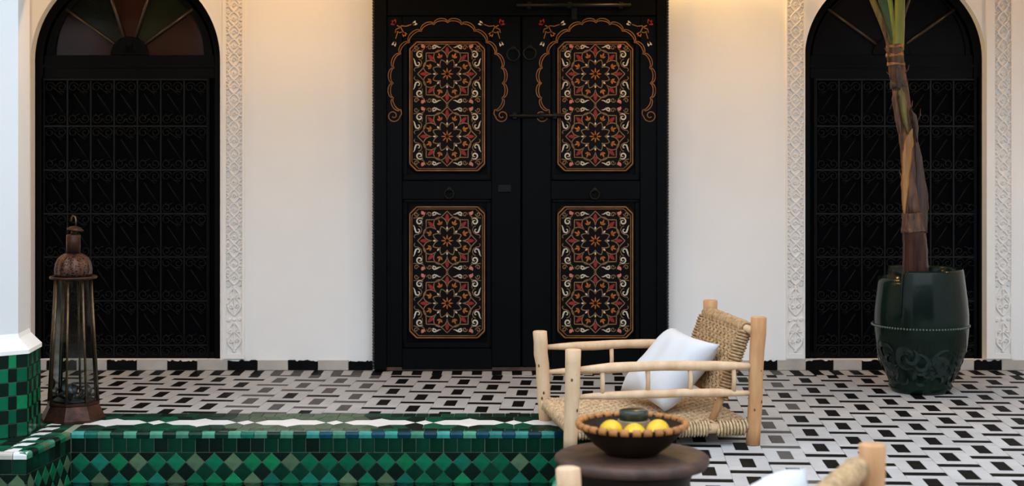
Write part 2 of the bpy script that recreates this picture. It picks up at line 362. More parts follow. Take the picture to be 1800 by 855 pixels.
# ------------------------------------------------------------------ floor of bejmat tiles in a basket weave
PE = 6.415                                    # pool edge
COPE = .444                                   # coping width
fl = MB(); fl.slab([(-5, PE + .43), (5, PE + .43), (5, WZ + .3), (-5, WZ + .3)], -.004, -.3)
fl.slab([(.40, 4.0), (5, 4.0), (5, PE + .43), (.66, PE + .43)], -.004, -.3); fl.slab([(-5, -3.2), (5, -3.2), (5, 4.0), (-5, 4.0)], -.004, -.3)
fl.slab([(-5, 5.985), (-2.05, 5.985), (-1.9, PE + .43), (-5, PE + .43)], -.004, -.3)
floor = tag(fl.build('floor', M['grout']), 'black and white basket-weave tile floor', kind='structure')
ANG = R(3.6); e1 = (math.cos(ANG), -math.sin(ANG)); e2 = (math.sin(ANG), math.cos(ANG)); O = (-.2395, 7.758); CU, CV = .1543, .157
tiles = []
def put(u0, u1, v0, v1, black):
    j = .0006
    poly = [(O[0] + e1[0] * u + e2[0] * v, O[1] + e1[1] * u + e2[1] * v) for u, v in ((u0 + j, v0 + j), (u1 - j, v0 + j), (u1 - j, v1 - j), (u0 + j, v1 - j))]
    jit = lambda: random.uniform(-.0012, .0012)
    poly = [(p[0] + jit(), p[1] + jit()) for p in poly]
    poly = clip(poly, 0, 1, 7.985); 
    if len(poly) < 3: return
    cx = sum(p[0] for p in poly) / len(poly); cy = sum(p[1] for p in poly) / len(poly)
    xe = .228 - .0945 * (PE - cy) + COPE            # outer edge of the pool's right-hand coping
    if cx < xe + .2:
        if cy > PE + COPE - .16 and cx < xe + .05: poly = clip(poly, 0, -1, -(PE + COPE))
        elif 4.0 < cy <= PE + COPE: poly = clip(poly, -1, .0945, -(.228 - .0945 * PE + COPE))
    if len(poly) < 3 or area(poly) < .00012: return
    tiles.append((poly, black, cx, cy))
for i in range(-40, 42):
    for j in range(-34, 3):
        cu, cv = i * CU, j * CV
        X = O[0] + e1[0] * cu + e2[0] * cv; Y = O[1] + e1[1] * cu + e2[1] * cv
        if abs(X) > Y * .345 + 1.1 or Y < 3.3: continue
        hu, hv = CU / 2, CV / 2
        if (i + j) % 2 == 0:
            for k in (-1, 0, 1): put(cu + (k - .5) * CU / 3, cu + (k + .5) * CU / 3, cv - hv, cv + hv, k == 0)
        else:
            for k in (-1, 0, 1): put(cu - hu, cu + hu, cv + (k - .5) * CV / 3, cv + (k + .5) * CV / 3, k == 0)
# border course along the wall
k = 0; x = -3.708
while x < 3.7:
    p = CX + x / 8.07 * F
    tiles.append(([(x + .001, 7.99), (x + .0505, 7.99), (x + .0505, WZ - .014), (x + .001, WZ - .014)], k % 2 == 0, x + .025, 8.07)); x += .0515; k += 1
def seen(t):
    px = CX + t[2] / t[3] * F; py = HY + H / t[3] * F
    if not (0 < px < 1800 and py < 850): return 0
    if 960 < px < 1330 and py > 690: return 0
    if 1540 < px < 1700 and py < 692: return 0
    return area(t[0]) * F * F * H / t[3] ** 3
def tile_mat(t):
    if not t[1]: return 'white_tile'
    px = CX + t[2] / t[3] * F; py = HY + H / t[3] * F
    worn = 412 + (720 - py) * .9 < px < 665 + (690 - py) * .4 or 1335 < px < 1398 + (py - 650) * .12
    return 'faded_tile' if worn and random.random() < .85 else 'black_tile'
tiles.sort(key=lambda t: -seen(t))
for t in tiles[:300]:
    dz = random.uniform(-.0008, .0006)
    MB().slab(t[0], dz, -.006, .0006).build('floor_tile', M[tile_mat(t)], floor)
rest = MB(); fm = ['white_tile', 'black_tile', 'faded_tile']
for t in tiles[300:]: rest.slab(t[0], random.uniform(-.0008, .0006), -.006, .0006, fm.index(tile_mat(t)))
tag(rest.build('floor_tiles', [M[m] for m in fm], floor), kind='stuff')

# ------------------------------------------------------------------ pool with its tiled coping
pool = empty('pool_basin', (-.8, PE, 0), 'sunken pool lined with green glazed tiles and a white ribbon coping', 'pool')
sh = MB(); J = .0012
V = [(-4.6, 5.985), (-1.856, 5.985), (-1.808, PE), (.228, PE), (.0, 4.0), (-4.6, 4.0)]
g = .006
EXT = [0, -.006, .012, .012, .012, 0]      # the shell stops short of the one outward corner
for k_, (a, b) in enumerate(zip(V, V[1:])):
    d = Vector((b[0] - a[0], b[1] - a[1])).normalized(); n = Vector((-d.y, d.x))      # towards the paving
    q = [Vector(a) + n * g - d * EXT[k_], Vector(b) + n * g + d * EXT[k_ + 1]]
    sh.add([(q[0].x, q[0].y, -.95), (q[1].x, q[1].y, -.95), (q[1].x, q[1].y, -.006), (q[0].x, q[0].y, -.006)], [(0, 1, 2, 3)])
sh.slab([(-1.856 - .006, 5.985 + g), (-1.808 - .004, PE + g), (.228 + g, PE + g), (.228 + .55, PE + g), (.75, PE + COPE), (-2.3, PE + COPE), (-2.3, 5.985 + g)], -.0035, -.02)
sh.slab([(.228 + g, PE + g), (g, 4.0), (.44, 4.0), (.228 + .46, PE + g)], -.0035, -.02)
sh.slab([(-4.6, 5.985 + g), (-2.3, 5.985 + g), (-2.3, PE + COPE), (-4.6, PE + COPE)], -.0035, -.02)
sh.add([(-4.6, 3.99, -.95), (.3, 3.99, -.95), (.3, 6.45, -.95), (-4.6, 6.45, -.95)], [(0, 1, 2, 3)], 1)
sh.build('shell', [M['pool_grout'], M['green_mid']], pool)
cache = {}
def tile_obj(name, key, fn, m, pos, rz):
    kk = (key, m)
    if kk not in cache: q = MB(); fn(q); cache[kk] = q.mesh(name, M[m])
    o = link(name, cache[kk], pool, Vector(pos) - WORLD[pool.name])
    o.rotation_euler = (random.uniform(-.006, .006), random.uniform(-.006, .006), rz); return o
def run(a, b, kinds, plain=False, top=True, wall_on=True):
    """tiles along one pool edge from a to b: bullnose, band of squares and diamonds on the wall, coping on top"""
    a = Vector(a); b = Vector(b); L = (b - a).length; d = (b - a) / L; n = Vector((-d.y, d.x)); rz = math.atan2(d.y, d.x)
    P = lambda s, t: (a + d * s + n * t)
    N = round(L / .0535); st = L / N
    for i in range(N):
        p = P((i + .5) * st, 0); px = CX + p.x / p.y * F
        m = kinds(i, px)
        def bull(q, w=st):
            pr = [(0.030, -.0005), (.010, 0), (.003, -.004), (0, -.011), (0, -.0255), (.03, -.0255)]; h = w / 2 - J
            vs = [(s * h, y, z) for s in (-1, 1) for (y, z) in pr]; k = len(pr)
            q.add(vs, [tuple(range(k)), tuple(range(2 * k - 1, k - 1, -1))] + [(i, i + k, (i + 1) % k + k, (i + 1) % k) for i in range(k)])
        tile_obj('edge_tile', ('bull', round(st, 5)), bull, m, (p.x, p.y, 0), rz)
    N2 = round(L / .0572); s2 = L / N2
    if wall_on:
        for i in range(N2):
            p = P((i + .5) * s2, 0)
            tile_obj('band_tile', ('band', round(s2, 5)), lambda q: q.box(-s2 / 2 + J, s2 / 2 - J, .001, .010, -.0835 + J, -.0265, b=.0015), random.choice(['green_dark', 'green_dark', 'green_black']), (p.x, p.y, 0), rz)
        N3 = max(1, round(L / .0782)); s3 = L / N3; hh = .0395
        def dia(q, up=1, dn=1, lf=1, rt=1):
            pts = []
            e = .0012; hw = s3 / 2 - e; h2 = hh - e
            pts = [(-hw * lf, 0), (0, -h2 * dn), (hw * rt, 0), (0, h2 * up)]
            pts = [p for i_, p in enumerate(pts) if (lf or i_ != 0) and (dn or i_ != 1) and (rt or i_ != 2) and (up or i_ != 3)]
            if not lf: pts = [(0, -h2), (hw, 0), (0, h2)]
            if not rt: pts = [(0, h2), (-hw, 0), (0, -h2)]
            q.frust(pts, .011, .001, .0012)
        z0 = -.0850
        for row in range(5):            # centres of the light rows and the dark rows between them
            zc = z0 - hh * (row + 1) if row else z0 - hh
        for r_ in range(4):
            zc = z0 - hh - r_ * 2 * hh
            for i in range(N3):
                p = P((i + .5) * s3, 0); px = CX + p.x / p.y * F
                m = random.choice(['green_mid', 'green_mid', 'green_bright', 'green_grey', 'green_mid', 'green_teal', 'green_grey'] if px < 560 else ['green_mid', 'green_bright', 'green_mid', 'green_teal', 'green_grey'])
                tile_obj('diamond_tile', ('dia', round(s3, 5)), lambda q: dia(q), m, (p.x, p.y, zc), rz)
            for i in range(N3 + 1):
                p = P(i * s3, 0); kw = dict(lf=0) if i == 0 else dict(rt=0) if i == N3 else {}
                tile_obj('diamond_tile', ('dia', round(s3, 5), str(kw)), lambda q: dia(q, **kw), random.choice(['green_black', 'green_black', 'green_dark']), (p.x, p.y, zc - hh), rz)
        for i in range(N3 + 1):         # half tiles closing the top of the diamond field
            p = P(i * s3, 0); hw = s3 / 2 - .0012
            pts = [(0, -hh + .0024), (hw if i < N3 else 0, 0), (-hw if i else 0, 0)]
            tile_obj('half_tile', ('half', round(s3, 5), i == 0, i == N3), lambda q: q.frust(pts, .011, .001, .0008), random.choice(['green_black', 'green_dark']), (p.x, p.y, z0), rz)
    return P, L, rz, d, n
def edge_kind(i, px):
    if px > 560: return ['teal_light', 'blue_dark'][i % 2] if random.random() < .8 else 'green_light'
    return ['green_light', 'green_dark'][i % 2] if random.random() < .85 else ['teal_light', 'green_teal'][i % 2]
def slab_tile(name, poly, m, pos=(0, 0)):
    MB().slab(poly, random.uniform(-.0006, .0006), -.0055, .0010).build(name, M[m], pool)
def coping(P, L, s_from, s_to, fade=None, phase=0.0):
    """flat coping: a row of small tiles each side of a ribbon of white lozenges set in green"""
    N = round((s_to - s_from) / .0555); st = (s_to - s_from) / N; rw = .083
    gm = lambda p: 'green_faded' if fade and fade(p) else 'worn_' + random.choice(['green_dark', 'green_dark', 'green_dark', 'green_black', 'green_mid'])
    for (t0, t1) in ((.031, rw), (COPE - rw, COPE - .001)):
        for i in range(N):
            s0 = s_from + i * st + J; s1 = s_from + (i + 1) * st - J
            q = [P(s0, t0 + J), P(s1, t0 + J), P(s1, t1 - J), P(s0, t1 - J)]
            slab_tile('coping_tile', [(v.x, v.y) for v in q], gm(q[0]))
    mid = COPE / 2; per = .379; hl, hb, hd = .150, .055, .094; sl, sh_ = .0375, .050; z1 = rw + J; z2 = COPE - rw - J
    k0 = int((s_from - phase) / per) - 1
    s = phase + k0 * per
    def put2(name, pts, m):
        c = clip(clip(pts, -1, 0, -s_from), 1, 0, s_to)
        if len(c) < 3 or area(c) < 4e-5: return
        q = [P(x, y) for x, y in c]; slab_tile(name, [(v.x, v.y) for v in q], m if m else gm(q[0]))
    while s < s_to + per:
        e = .0015; w_ = .040
        put2('ribbon_tile', [(s - hl, mid), (s - hl + .042, mid - hb), (s - w_, mid - hb), (s - e, mid - hb), (s - e, mid + hb), (s - hl + .042, mid + hb)], 'ribbon_white') if False else None
        put2('ribbon_tile', [(s - hl, mid), (s - hl + .045, mid - hb), (s - w_, mid - hb), (s, mid - hd), (s + w_, mid - hb), (s + hl - .045, mid - hb), (s + hl, mid), (s + hl - .045, mid + hb), (s + w_, mid + hb), (s, mid + hd), (s - w_, mid + hb), (s - hl + .045, mid + hb)], 'ribbon_white')
        c = s + per / 2
        put2('ribbon_tile', [(c - sl, mid), (c, mid - sh_), (c + sl, mid), (c, mid + sh_)], 'ribbon_white')
        for sg, ze in ((-1, z1), (1, z2)):      # green pieces that fill the ground
            y = lambda t: mid + sg * t; rv = (lambda L_: L_ if sg > 0 else L_[::-1])
            put2('coping_tile', rv([(s - w_ - e, y(hb + e)), (s - e, y(hd + e)), (s - e, ze), (s - w_ - .03, ze)]), None)
            put2('coping_tile', rv([(s + e, y(hd + e)), (s + w_ + e, y(hb + e)), (s + w_ + .03, ze), (s + e, ze)]), None)
            put2('coping_tile', rv([(s + w_ + 2 * e, y(hb + e)), (s + hl - .045, y(hb + e)), (s + hl - .02, ze), (s + w_ + .03 + e, ze)]), None)
            put2('coping_tile', rv([(s - hl + .045, y(hb + e)), (s - w_ - 2 * e, y(hb + e)), (s - w_ - .03 - e, ze), (s - hl + .02, ze)]), None)
            put2('coping_tile', rv([(s + hl - .044, y(hb + e)), (s + hl + .002, y(.004)), (c - e, y(sh_ + e)), (c - e, ze), (s + hl - .019, ze)]), None)
            c2 = s - per / 2
            put2('coping_tile', rv([(c2 + e, y(sh_ + e)), (s - hl - .002, y(.004)), (s - hl + .044, y(hb + e)), (s - hl + .019, ze), (c2 + e, ze)]), None)
        s += per
P, L, rz, d, n = run(V[2], V[3], edge_kind)
faded = lambda p: 395 < CX + p.x / p.y * F < 640
# the large lozenges sit at x = 668 and 825 px in the photograph
coping(P, L, 0.0, L + .02, faded, phase=gx(667.5, 6.635) + 1.808)
run(V[1], V[2], lambda i, px: ['green_light', 'green_black', 'green_mid', 'green_grey'][i % 4])
run((-2.45, 5.985), V[1], lambda i, px: 'ribbon_white' if i % 3 else 'beige_tile')  # white and beige paint the bright reflection into these edge tiles
P4, L4, rz4, d4, n4 = run(V[3], V[4], lambda i, px: ['green_light', 'green_mid', 'teal_light'][i % 3])
coping(P4, L4, .03, L4, None, phase=.1)
slab_tile('coping_tile', [(.262, PE + .005), (.66, PE + .005), (.70, PE + COPE), (.262, PE + COPE)], 'worn_green_dark')
# the paved corner round the pillar: squares with a line of white ones
for i in range(10):
    for j in range(15):
        x0, y0 = -2.40 + i * .0555, 6.02 + j * .0555
        poly = [(x0 + J, y0 + J), (x0 + .0555 - J, y0 + J), (x0 + .0555 - J, y0 + .0555 - J), (x0 + J, y0 + .0555 - J)]
        poly = clip(clip(poly, 0, 1, PE + COPE), 1, -.1103, -1.856 - .1103 * 5.985 - .034)
        if len(poly) > 2 and area(poly) > 2e-4:
            wh = i == 8 and j % 2 == 0
            if i == 8:
                sh2 = lambda p: (p[0] + (p[1] - y0) * .35, p[1])
                poly = [sh2(p) for p in poly] if area(poly) > .0025 else poly
            if y0 + .0555 > PE and x0 + .0555 > -1.81: continue
            slab_tile('coping_tile', poly, 'ribbon_white' if wh else 'worn_' + random.choice(['green_dark', 'green_mid', 'green_black']))
wt = MB(); wt.add([(-4.6, 4.0, -.208), (.235, 4.0, -.208), (.235, PE + .005, -.208), (-4.6, PE + .005, -.208)], [(0, 1, 2, 3)])
tag(wt.build('pool_water', M['water']), 'still green water filling the tiled pool', 'water', kind='stuff')

# ------------------------------------------------------------------ pillar
P0, P2 = (-1.962, 6.335), (-1.977, 6.555)
base_poly = [(-2.30, 6.055), P0, P2, (-2.20, 6.69), (-2.52, 6.69), (-2.66, 6.50), (-2.60, 6.10)]
pil = empty('pillar', (-2.3, 6.4, 0), 'white plastered pillar on a base of green and black tiles', 'pillar')
def inset(poly, t):
    cx = sum(p[0] for p in poly) / len(poly); cy = sum(p[1] for p in poly) / len(poly)
    return [(p[0] + (cx - p[0]) * t, p[1] + (cy - p[1]) * t) for p in poly]
bz = .333
MB().slab(inset(base_poly, .012), bz, -.004).build('base', M['pool_grout'], pil)
cap = MB(); rings = [(inset(base_poly, -.02), bz), (inset(base_poly, -.02), bz + .016), (inset(base_poly, .10), bz + .062), (inset(base_poly, .115), bz + .08)]
vs = [(p[0], p[1], z) for (pl, z) in rings for p in pl]; k = len(base_poly)
cap.add(vs, [tuple(range(k - 1, -1, -1))] + [(i * k + j, i * k + (j + 1) % k, (i + 1) * k + (j + 1) % k, (i + 1) * k + j) for i in range(3) for j in range(k)] + [tuple(3 * k + j for j in range(k))])
cap.build('moulding', M['plaster'], pil)
shp = inset(base_poly, .115); M['plaster_dimmed'] = mat('plaster_dimmed', (.70, .70, .695), .75, var=.04, vscale=1.6, bump=.05, bscale=14, spec=.2)  # wall plaster darkened to offset the strong daylight on the shaft
MB().slab(shp, 1.959, bz + .07).build('shaft', M['plaster_dimmed'], pil)
def face_tiles(a, b):
    a = Vector(a); b = Vector(b); L = (b - a).length; d = (b - a) / L; n = Vector((d.y, -d.x)); rz = math.atan2(d.y, d.x)
    ws = [.046, .034]; s = L; k = 0; rows = 6; h = bz / rows
    while s > .008:
        wd = min(ws[k % 2], s); c = a + d * (s - wd / 2)
        for r_ in range(rows):
            m = random.choice(['green_mid', 'green_bright', 'green_mid']) if (k + r_) % 2 == rows % 2 - 0 else 'green_black'
            q = MB().box(-wd / 2 + J, wd / 2 - J, -.003, .006, .0005 + J, h - J, b=.0012)
            o = link('tile', q.mesh('tile', M[m]), pil, Vector((c.x, c.y, r_ * h)) - Vector((-2.3, 6.4, 0))); o.rotation_euler.z = rz
        s -= wd; k += 1
face_tiles(base_poly[0], P0); face_tiles(P0, P2); face_tiles(P2, base_poly[3])

# ------------------------------------------------------------------ arched black doors with iron grilles
def arched_door(idx, a, x_px, flip, label):
    Z = WZ + .085; e = empty('door_%d' % idx, (a['c'], Z, SILL), label, kind='structure')
    c, r, s = a['c'], a['r'] + .004, a['s']; k = Z / F
    bk = MB(); pts = [(c + r * math.cos(math.pi * i / 40), s + r * math.sin(math.pi * i / 40)) for i in range(41)]
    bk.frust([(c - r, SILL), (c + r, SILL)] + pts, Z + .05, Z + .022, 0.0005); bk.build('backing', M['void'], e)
    fr = MB(); ri = r - .046
    def ring(r0, r1, y0, y1, z_lo):
        n = 40
        A = [(c + r0, z_lo)] + [(c + r0 * math.cos(math.pi * i / n), s + r0 * math.sin(math.pi * i / n)) for i in range(n + 1)] + [(c - r0, z_lo)]
        B = [(c + r1, z_lo)] + [(c + r1 * math.cos(math.pi * i / n), s + r1 * math.sin(math.pi * i / n)) for i in range(n + 1)] + [(c - r1, z_lo)]
        m = len(A); vs = [(p[0], y, p[1]) for y in (y0, y1) for L_ in (A, B) for p in L_]
        for i in range(m - 1):
            for (w0, w1) in ((0, m), (m, 3 * m), (2 * m, 0), (3 * m, 2 * m)):
                fr.add([vs[w0 + i], vs[w0 + i + 1], vs[w1 + i + 1], vs[w1 + i]], [(0, 1, 2, 3)], 0, False)
    ring(r, ri, Z - .012, Z + .03, SILL); ring(ri, ri - .014, Z, Z + .03, gz(116, Z)); fr.build('frame', M['door_black'], e)
    zt0, zt1 = gz(138, Z), gz(97, Z)
    t = MB(); t.box(c - ri, c + ri, Z - .004, Z + .03, zt0, zt1, b=.004); t.box(c - ri, c + ri, Z - .012, Z + .0, gz(119, Z), gz(114, Z)); t.build('transom', M['door_black'], e)
    # fanlight
    fz = zt1; R1 = 33 * k; R2 = 131 * k
    hub = MB(); arc_ = [(c + R1 * math.cos(math.pi * i / 16), fz + R1 * math.sin(math.pi * i / 16)) for i in range(17)]; hub.frust(arc_, Z + .02, Z - .008, .004)
    star = [(c + R1 * (.42 if i % 2 == 0 else .22) * math.cos(math.pi * i / 6), fz + .012 + R1 * (.42 if i % 2 == 0 else .22) * math.sin(math.pi * i / 6) * 1.4) for i in range(7)]
    MB().frust(star, Z - .006, Z - .0095, .001).build('fan_star', M['void'], e)
    hub.build('fan_hub', M['door_black'], e)
    for an in (36, 72, 108, 144):
        A = R(an); MB().tube([(c + R1 * .9 * math.cos(A), Z + .004, fz + R1 * .9 * math.sin(A)), (c + (R2 + .02) * math.cos(A), Z + .004, fz + (R2 + .02) * math.sin(A))], .009, 6).build('fan_spoke', M['spoke'], e)
    arc = MB(); n = 30; A_ = [(R2 + dr, y) for dr, y in ((0, Z - .004), (.09, Z - .004))]
    for i in range(n):
        t0, t1 = math.pi * i / n, math.pi * (i + 1) / n
        q = [(c + rr * math.cos(t_), y_, fz + rr * math.sin(t_)) for (rr, y_, t_) in ((R2, Z, t0), (R2, Z, t1), (R2 + .075, Z, t1), (R2 + .075, Z, t0))]
        arc.add(q, [(0, 1, 2, 3)]); q2 = [(c + R2 * math.cos(t_), y_, fz + R2 * math.sin(t_)) for (y_, t_) in ((Z, t0), (Z + .03, t0), (Z + .03, t1), (Z, t1))]; arc.add(q2, [(0, 1, 2, 3)])
    arc.build('fan_rim', M['door_black'], e)
    for j in range(5):
        t0, t1 = R(36 * j), R(36 * (j + 1)); pl = [(c, fz)] + [(c + (R2 + .01) * math.cos(t0 + (t1 - t0) * i / 8), fz + (R2 + .01) * math.sin(t0 + (t1 - t0) * i / 8)) for i in range(9)]
        MB().frust(pl, Z + .02, Z + .016, 0.0004).build('pane', M['pane%d' % (4 - j)] if idx == 1 else M['pane_dark'], e)
    # grille
    X0, X1 = gx(x_px[0], Z), gx(x_px[1], Z); nc = 7; cw = (X1 - X0) / nc
    zr = [gz(y, Z) for y in (140, 222, 299, 376, 452, 529, 607, 634)]
    for x in (X0 - .012, X1): MB().box(x, x + .012, Z - .012, Z + .02, SILL, zr[0] + .012).build('stile', M['door_black'], e)
    for i in range(nc + 1):
        x = X0 + i * cw; MB().box(x - .004, x + .004, Z - .006, Z + .004, SILL + .01, zr[0]).build('upright', M['iron'], e)
    for z in zr[:-1]: MB().box(X0, X1, Z - .010, Z + .0, z - .0045, z + .0045).build('crossbar', M['iron'], e)
    hgt = zr[1] - zr[2]
    sc = MB(); f = -1 if flip else 1
    def sp(cx, cz, r_, a0, tr, sg): return [((cx + r_ * (1 - .75 * i / 16) * math.cos(a0 + sg * tr * 2 * math.pi * i / 16)) * f, 0, cz + r_ * (1 - .75 * i / 16) * math.sin(a0 + sg * tr * 2 * math.pi * i / 16)) for i in range(17)]
    q_ = cw * .23; h = hgt / 2
    for (cx, cz, a0, sg) in ((-.25, h - q_ * 1.15, 0, 1), (.25, h - q_ * 1.15, math.pi, -1), (-.25, -h + q_ * 1.15, 0, -1), (.25, -h + q_ * 1.15, math.pi, 1)):
        sc.tube(sp(cx * cw, cz, q_, a0, 1.35, sg), .0034, 4)
    sc.tube([(-.22 * cw * f, 0, h * .42), (.40 * cw * f, 0, -h * .58)], .0034, 4)
    sc.tube([(-.10 * cw * f, 0, h * .70), (.25 * cw * f, 0, h * .38), (.36 * cw * f, 0, h * .50), (.10 * cw * f, 0, h * .52)], .0032, 4)
    sc.tube([(.02 * cw * f, 0, -h * .50), (-.22 * cw * f, 0, -h * .62), (-.30 * cw * f, 0, -h * .50)], .0032, 4)
    me = sc.mesh('scroll', M['iron']); half = MB()
    for (cx, a0, sg) in ((-.25, 0, 1), (.25, math.pi, -1)): half.tube(sp(cx * cw, 0, q_, a0, 1.35, sg), .0034, 4)
    mh = half.mesh('scroll', M['iron'])
    for rI in range(6):
        for i in range(nc):
            o = link('scroll', me, e, Vector((X0 + (i + .5) * cw, Z - .004, (zr[rI] + zr[rI + 1]) / 2)) - WORLD[e.name])
    for i in range(nc): link('scroll', mh, e, Vector((X0 + (i + .5) * cw, Z - .004, zr[6] - q_ * 1.2)) - WORLD[e.name])
    MB().box(c - ri, c + ri, Z - .004, Z + .03, SILL, SILL + .035, b=.003).build('bottom_rail', M['door_black'], e)
M['pane_dark'] = mat('fan_pane_dark', (.004, .004, .005), .3, spec=.06)
M['spoke'] = mat('spoke_wood', (.028, .018, .012), .35, spec=.45)
for i, cc in enumerate(((.020, .008, .006), (.006, .009, .006), (.026, .009, .007), (.010, .014, .008), (.024, .010, .008))): M['pane%d' % i] = mat('fan_pane_%d' % i, cc, .12, var=.5, vscale=4, spec=.2)  # brown and green reflections painted into the pane colours
arched_door(1, A1, (78, 365), False, 'black arched door with fanlight and iron scroll grille behind the lantern')
arched_door(3, A2, (1434, 1716), True, 'black arched door with iron scroll grille behind the potted plant')

# ------------------------------------------------------------------ painted double door
DZ = 8.125
dk = DZ / F
door = empty('door_2', (gx(914.5, DZ), DZ, 0), 'black double door with painted arabesque panels', kind='structure')
def dx(p): return gx(p, DZ)
def dz(p): return gz(p, DZ)
for (a, b) in ((659, 680), (1154, 1171)): MB().box(dx(a), dx(b), DZ - .035, WZ + .1, .004, dz(-75), b=.006).build('jamb', M['door_black'], door)
hd = MB(); hd.box(dx(680), dx(1154), DZ - .03, WZ + .1, dz(28), dz(-75), b=.006); hd.box(dx(680), dx(1154), DZ - .04, DZ - .02, dz(-6), dz(-16), b=.003); hd.build('head', M['door_black'], door)
MB().box(dx(680), dx(1154), DZ - .012, WZ + .1, .004, .022).build('threshold', M['table'], door)
MB().box(dx(680), dx(1154), DZ + .03, DZ + .06, .02, dz(28)).build('backing', M['void'], door)
for x in (657.5, 1172.5):       # twisted rope moulding down both outer edges
    b = MB(); z = .02
    while z < dz(-75): b.ball((dx(x), DZ - .028, z), .0075, 6, 5, sq=(1, 1, 1.15)); z += .0155
    tag(b.build('rope_moulding', M['bead_black'] if 'bead_black' in M else M.setdefault('bead_black', mat('bead_black', (.02, .02, .022), .3, spec=.5)), door), kind='stuff')
YP = DZ - .020       # face of the painted fields
def ribbon(mb_, pts, wd, y=YP - .0010, mi=0):
    n_ = len(pts)
    if not hasattr(wd, '__len__'): wd = [wd] * n_
    vs = []
    for i in range(n_):
        a = pts[max(i - 1, 0)]; b = pts[min(i + 1, n_ - 1)]; t = (b[0] - a[0], b[1] - a[1]); l = math.hypot(*t) or 1; nx, ny = -t[1] / l, t[0] / l; h = wd[i] / 2
        for s in (-1, 1): p = (pts[i][0] + nx * h * s, pts[i][1] + ny * h * s); vs.append((gx(p[0], y), y, gz(p[1], y)))
    mb_.add(vs, [(2 * i, 2 * i + 1, 2 * i + 3, 2 * i + 2) for i in range(n_ - 1)], mi)
def blob(mb_, pts, y=YP - .0013):
    mb_.add([(gx(p[0], y), y, gz(p[1], y)) for p in pts], [tuple(range(len(pts)))])
def drop(mb_, cx, cy, an, ln, wd, n=12, y=YP - .0013, sharp=1.0):      # leaf-shaped petal, tip along an
    pts = []
    for i in range(n):
        t = i / n * 2 * math.pi; u = math.cos(t) * ln / 2; v = math.sin(t) * wd / 2 * (abs(math.sin(t)) ** .25) * (1 - .3 * math.cos(t) * sharp)
        pts.append((cx + u * math.cos(an) - v * math.sin(an), cy + u * math.sin(an) + v * math.cos(an)))
    blob(mb_, pts, y)
def sprl(cx, cy, r, turns, a0, sg, n=20, tail=.2): return [(cx + r * (1 - (1 - tail) * i / n) * math.cos(a0 + sg * turns * 2 * math.pi * i / n), cy + r * (1 - (1 - tail) * i / n) * math.sin(a0 + sg * turns * 2 * math.pi * i / n)) for i in range(n + 1)]
def medallion(cx, cy, B):
    u = 1 / 6.575
    def polar(f, w_, m, n=160): ribbon(B[m], [(cx + f(2 * math.pi * i / n) * u * math.cos(2 * math.pi * i / n), cy + f(2 * math.pi * i / n) * u * math.sin(2 * math.pi * i / n)) for i in range(n + 1)], w_)
    tip = lambda t: abs(((t / (math.pi / 4)) % 1) - .5) * 2      # 1 on the eight axes, 0 between them
    polar(lambda t: 276 + 22 * (.5 + .5 * math.cos(8 * t)) + 44 * tip(t) ** 3, 1.5, 'vine')
    polar(lambda t: 178 + 112 * (1 - tip(t) ** 2) ** .62, 1.5, 'vine')
    polar(lambda t: 108 + 68 * (1 - tip(t)) ** .8, 1.45, 'vine')
    for k_ in range(8):
        a = k_ * math.pi / 4; b = a + math.pi / 8; ca, sa, cb, sb = math.cos(a), math.sin(a), math.cos(b), math.sin(b)
        drop(B['red'], cx + 272 * u * ca, cy + 272 * u * sa, a, 84 * u, 42 * u)
        drop(B['ivory'], cx + 148 * u * ca, cy + 148 * u * sa, a, 34 * u, 20 * u, 8)
        drop(B['orange'], cx + 44 * u * ca, cy + 44 * u * sa, a, 56 * u, 15 * u, 8) if k_ % 2 == 0 else None
        drop(B['orange'], cx + 44 * u * ca, cy + 44 * u * sa, a, 56 * u, 15 * u, 8) if k_ % 2 else None
        for da, l_ in ((0, 64), (.85, 44), (-.85, 44)):      # three-lobed bud
            drop(B['orange'], cx + 200 * u * cb + l_ / 2 * u * math.cos(b + da), cy + 200 * u * sb + l_ / 2 * u * math.sin(b + da), b + da, l_ * u, 22 * u, 8)
    for sx in (-1, 1):
        for sy in (-1, 1):
            q = lambda x, y: (cx + sx * x * u, cy + sy * y * u)
            T = lambda pts: [q(x, y) for x, y in pts]
            n = 20; tp = [max(.25, 1.9 * math.sin(math.pi * min(1, i / n * 1.05 + .05)) + .6) for i in range(n + 1)]
            ribbon(B['ivory'], T(sprl(318, 222, 42, 1.3, 2.4, -1)), tp)                                         # side spiral
            ribbon(B['ivory'], T([(392, 182), (378, 160), (372, 132), (360, 100), (335, 92), (318, 110), (322, 130), (338, 134)]), [.4, 1.6, 2.6, 2.6, 2.2, 1.8, 1.6, 1.2])
            ribbon(B['ivory'], T([(70, 305), (95, 308), (122, 322), (150, 330), (168, 318), (160, 300), (145, 300)]), [.4, 1.5, 2.6, 2.4, 2.2, 1.8, 1.2])
            ribbon(B['ivory'], T([(120, 322), (140, 300), (160, 290), (176, 296)]), [2.2, 1.8, 1.2, .5])
            ribbon(B['vine'], T(sprl(205, 302, 30, 1.15, 0, 1)), 1.3); ribbon(B['vine'], T(sprl(356, 308, 30, 1.15, math.pi, 1)), 1.3)
            drop(B['pink'], *q(278, 318), .6 * sx * sy, 48 * u, 40 * u); ribbon(B['pink'], T(sprl(274, 322, 26, .8, 1, -1)), 1.6)
            ribbon(B['vine'], T([(372, 30), (384, 50), (365, 72), (335, 74), (305, 95), (292, 130), (305, 160), (330, 172)]), 1.2)
            ribbon(B['vine'], T([(390, 262), (345, 268), (300, 268), (270, 285), (250, 330)]), 1.2); ribbon(B['vine'], T([(290, 170), (285, 200), (292, 235), (280, 270)]), 1.1)
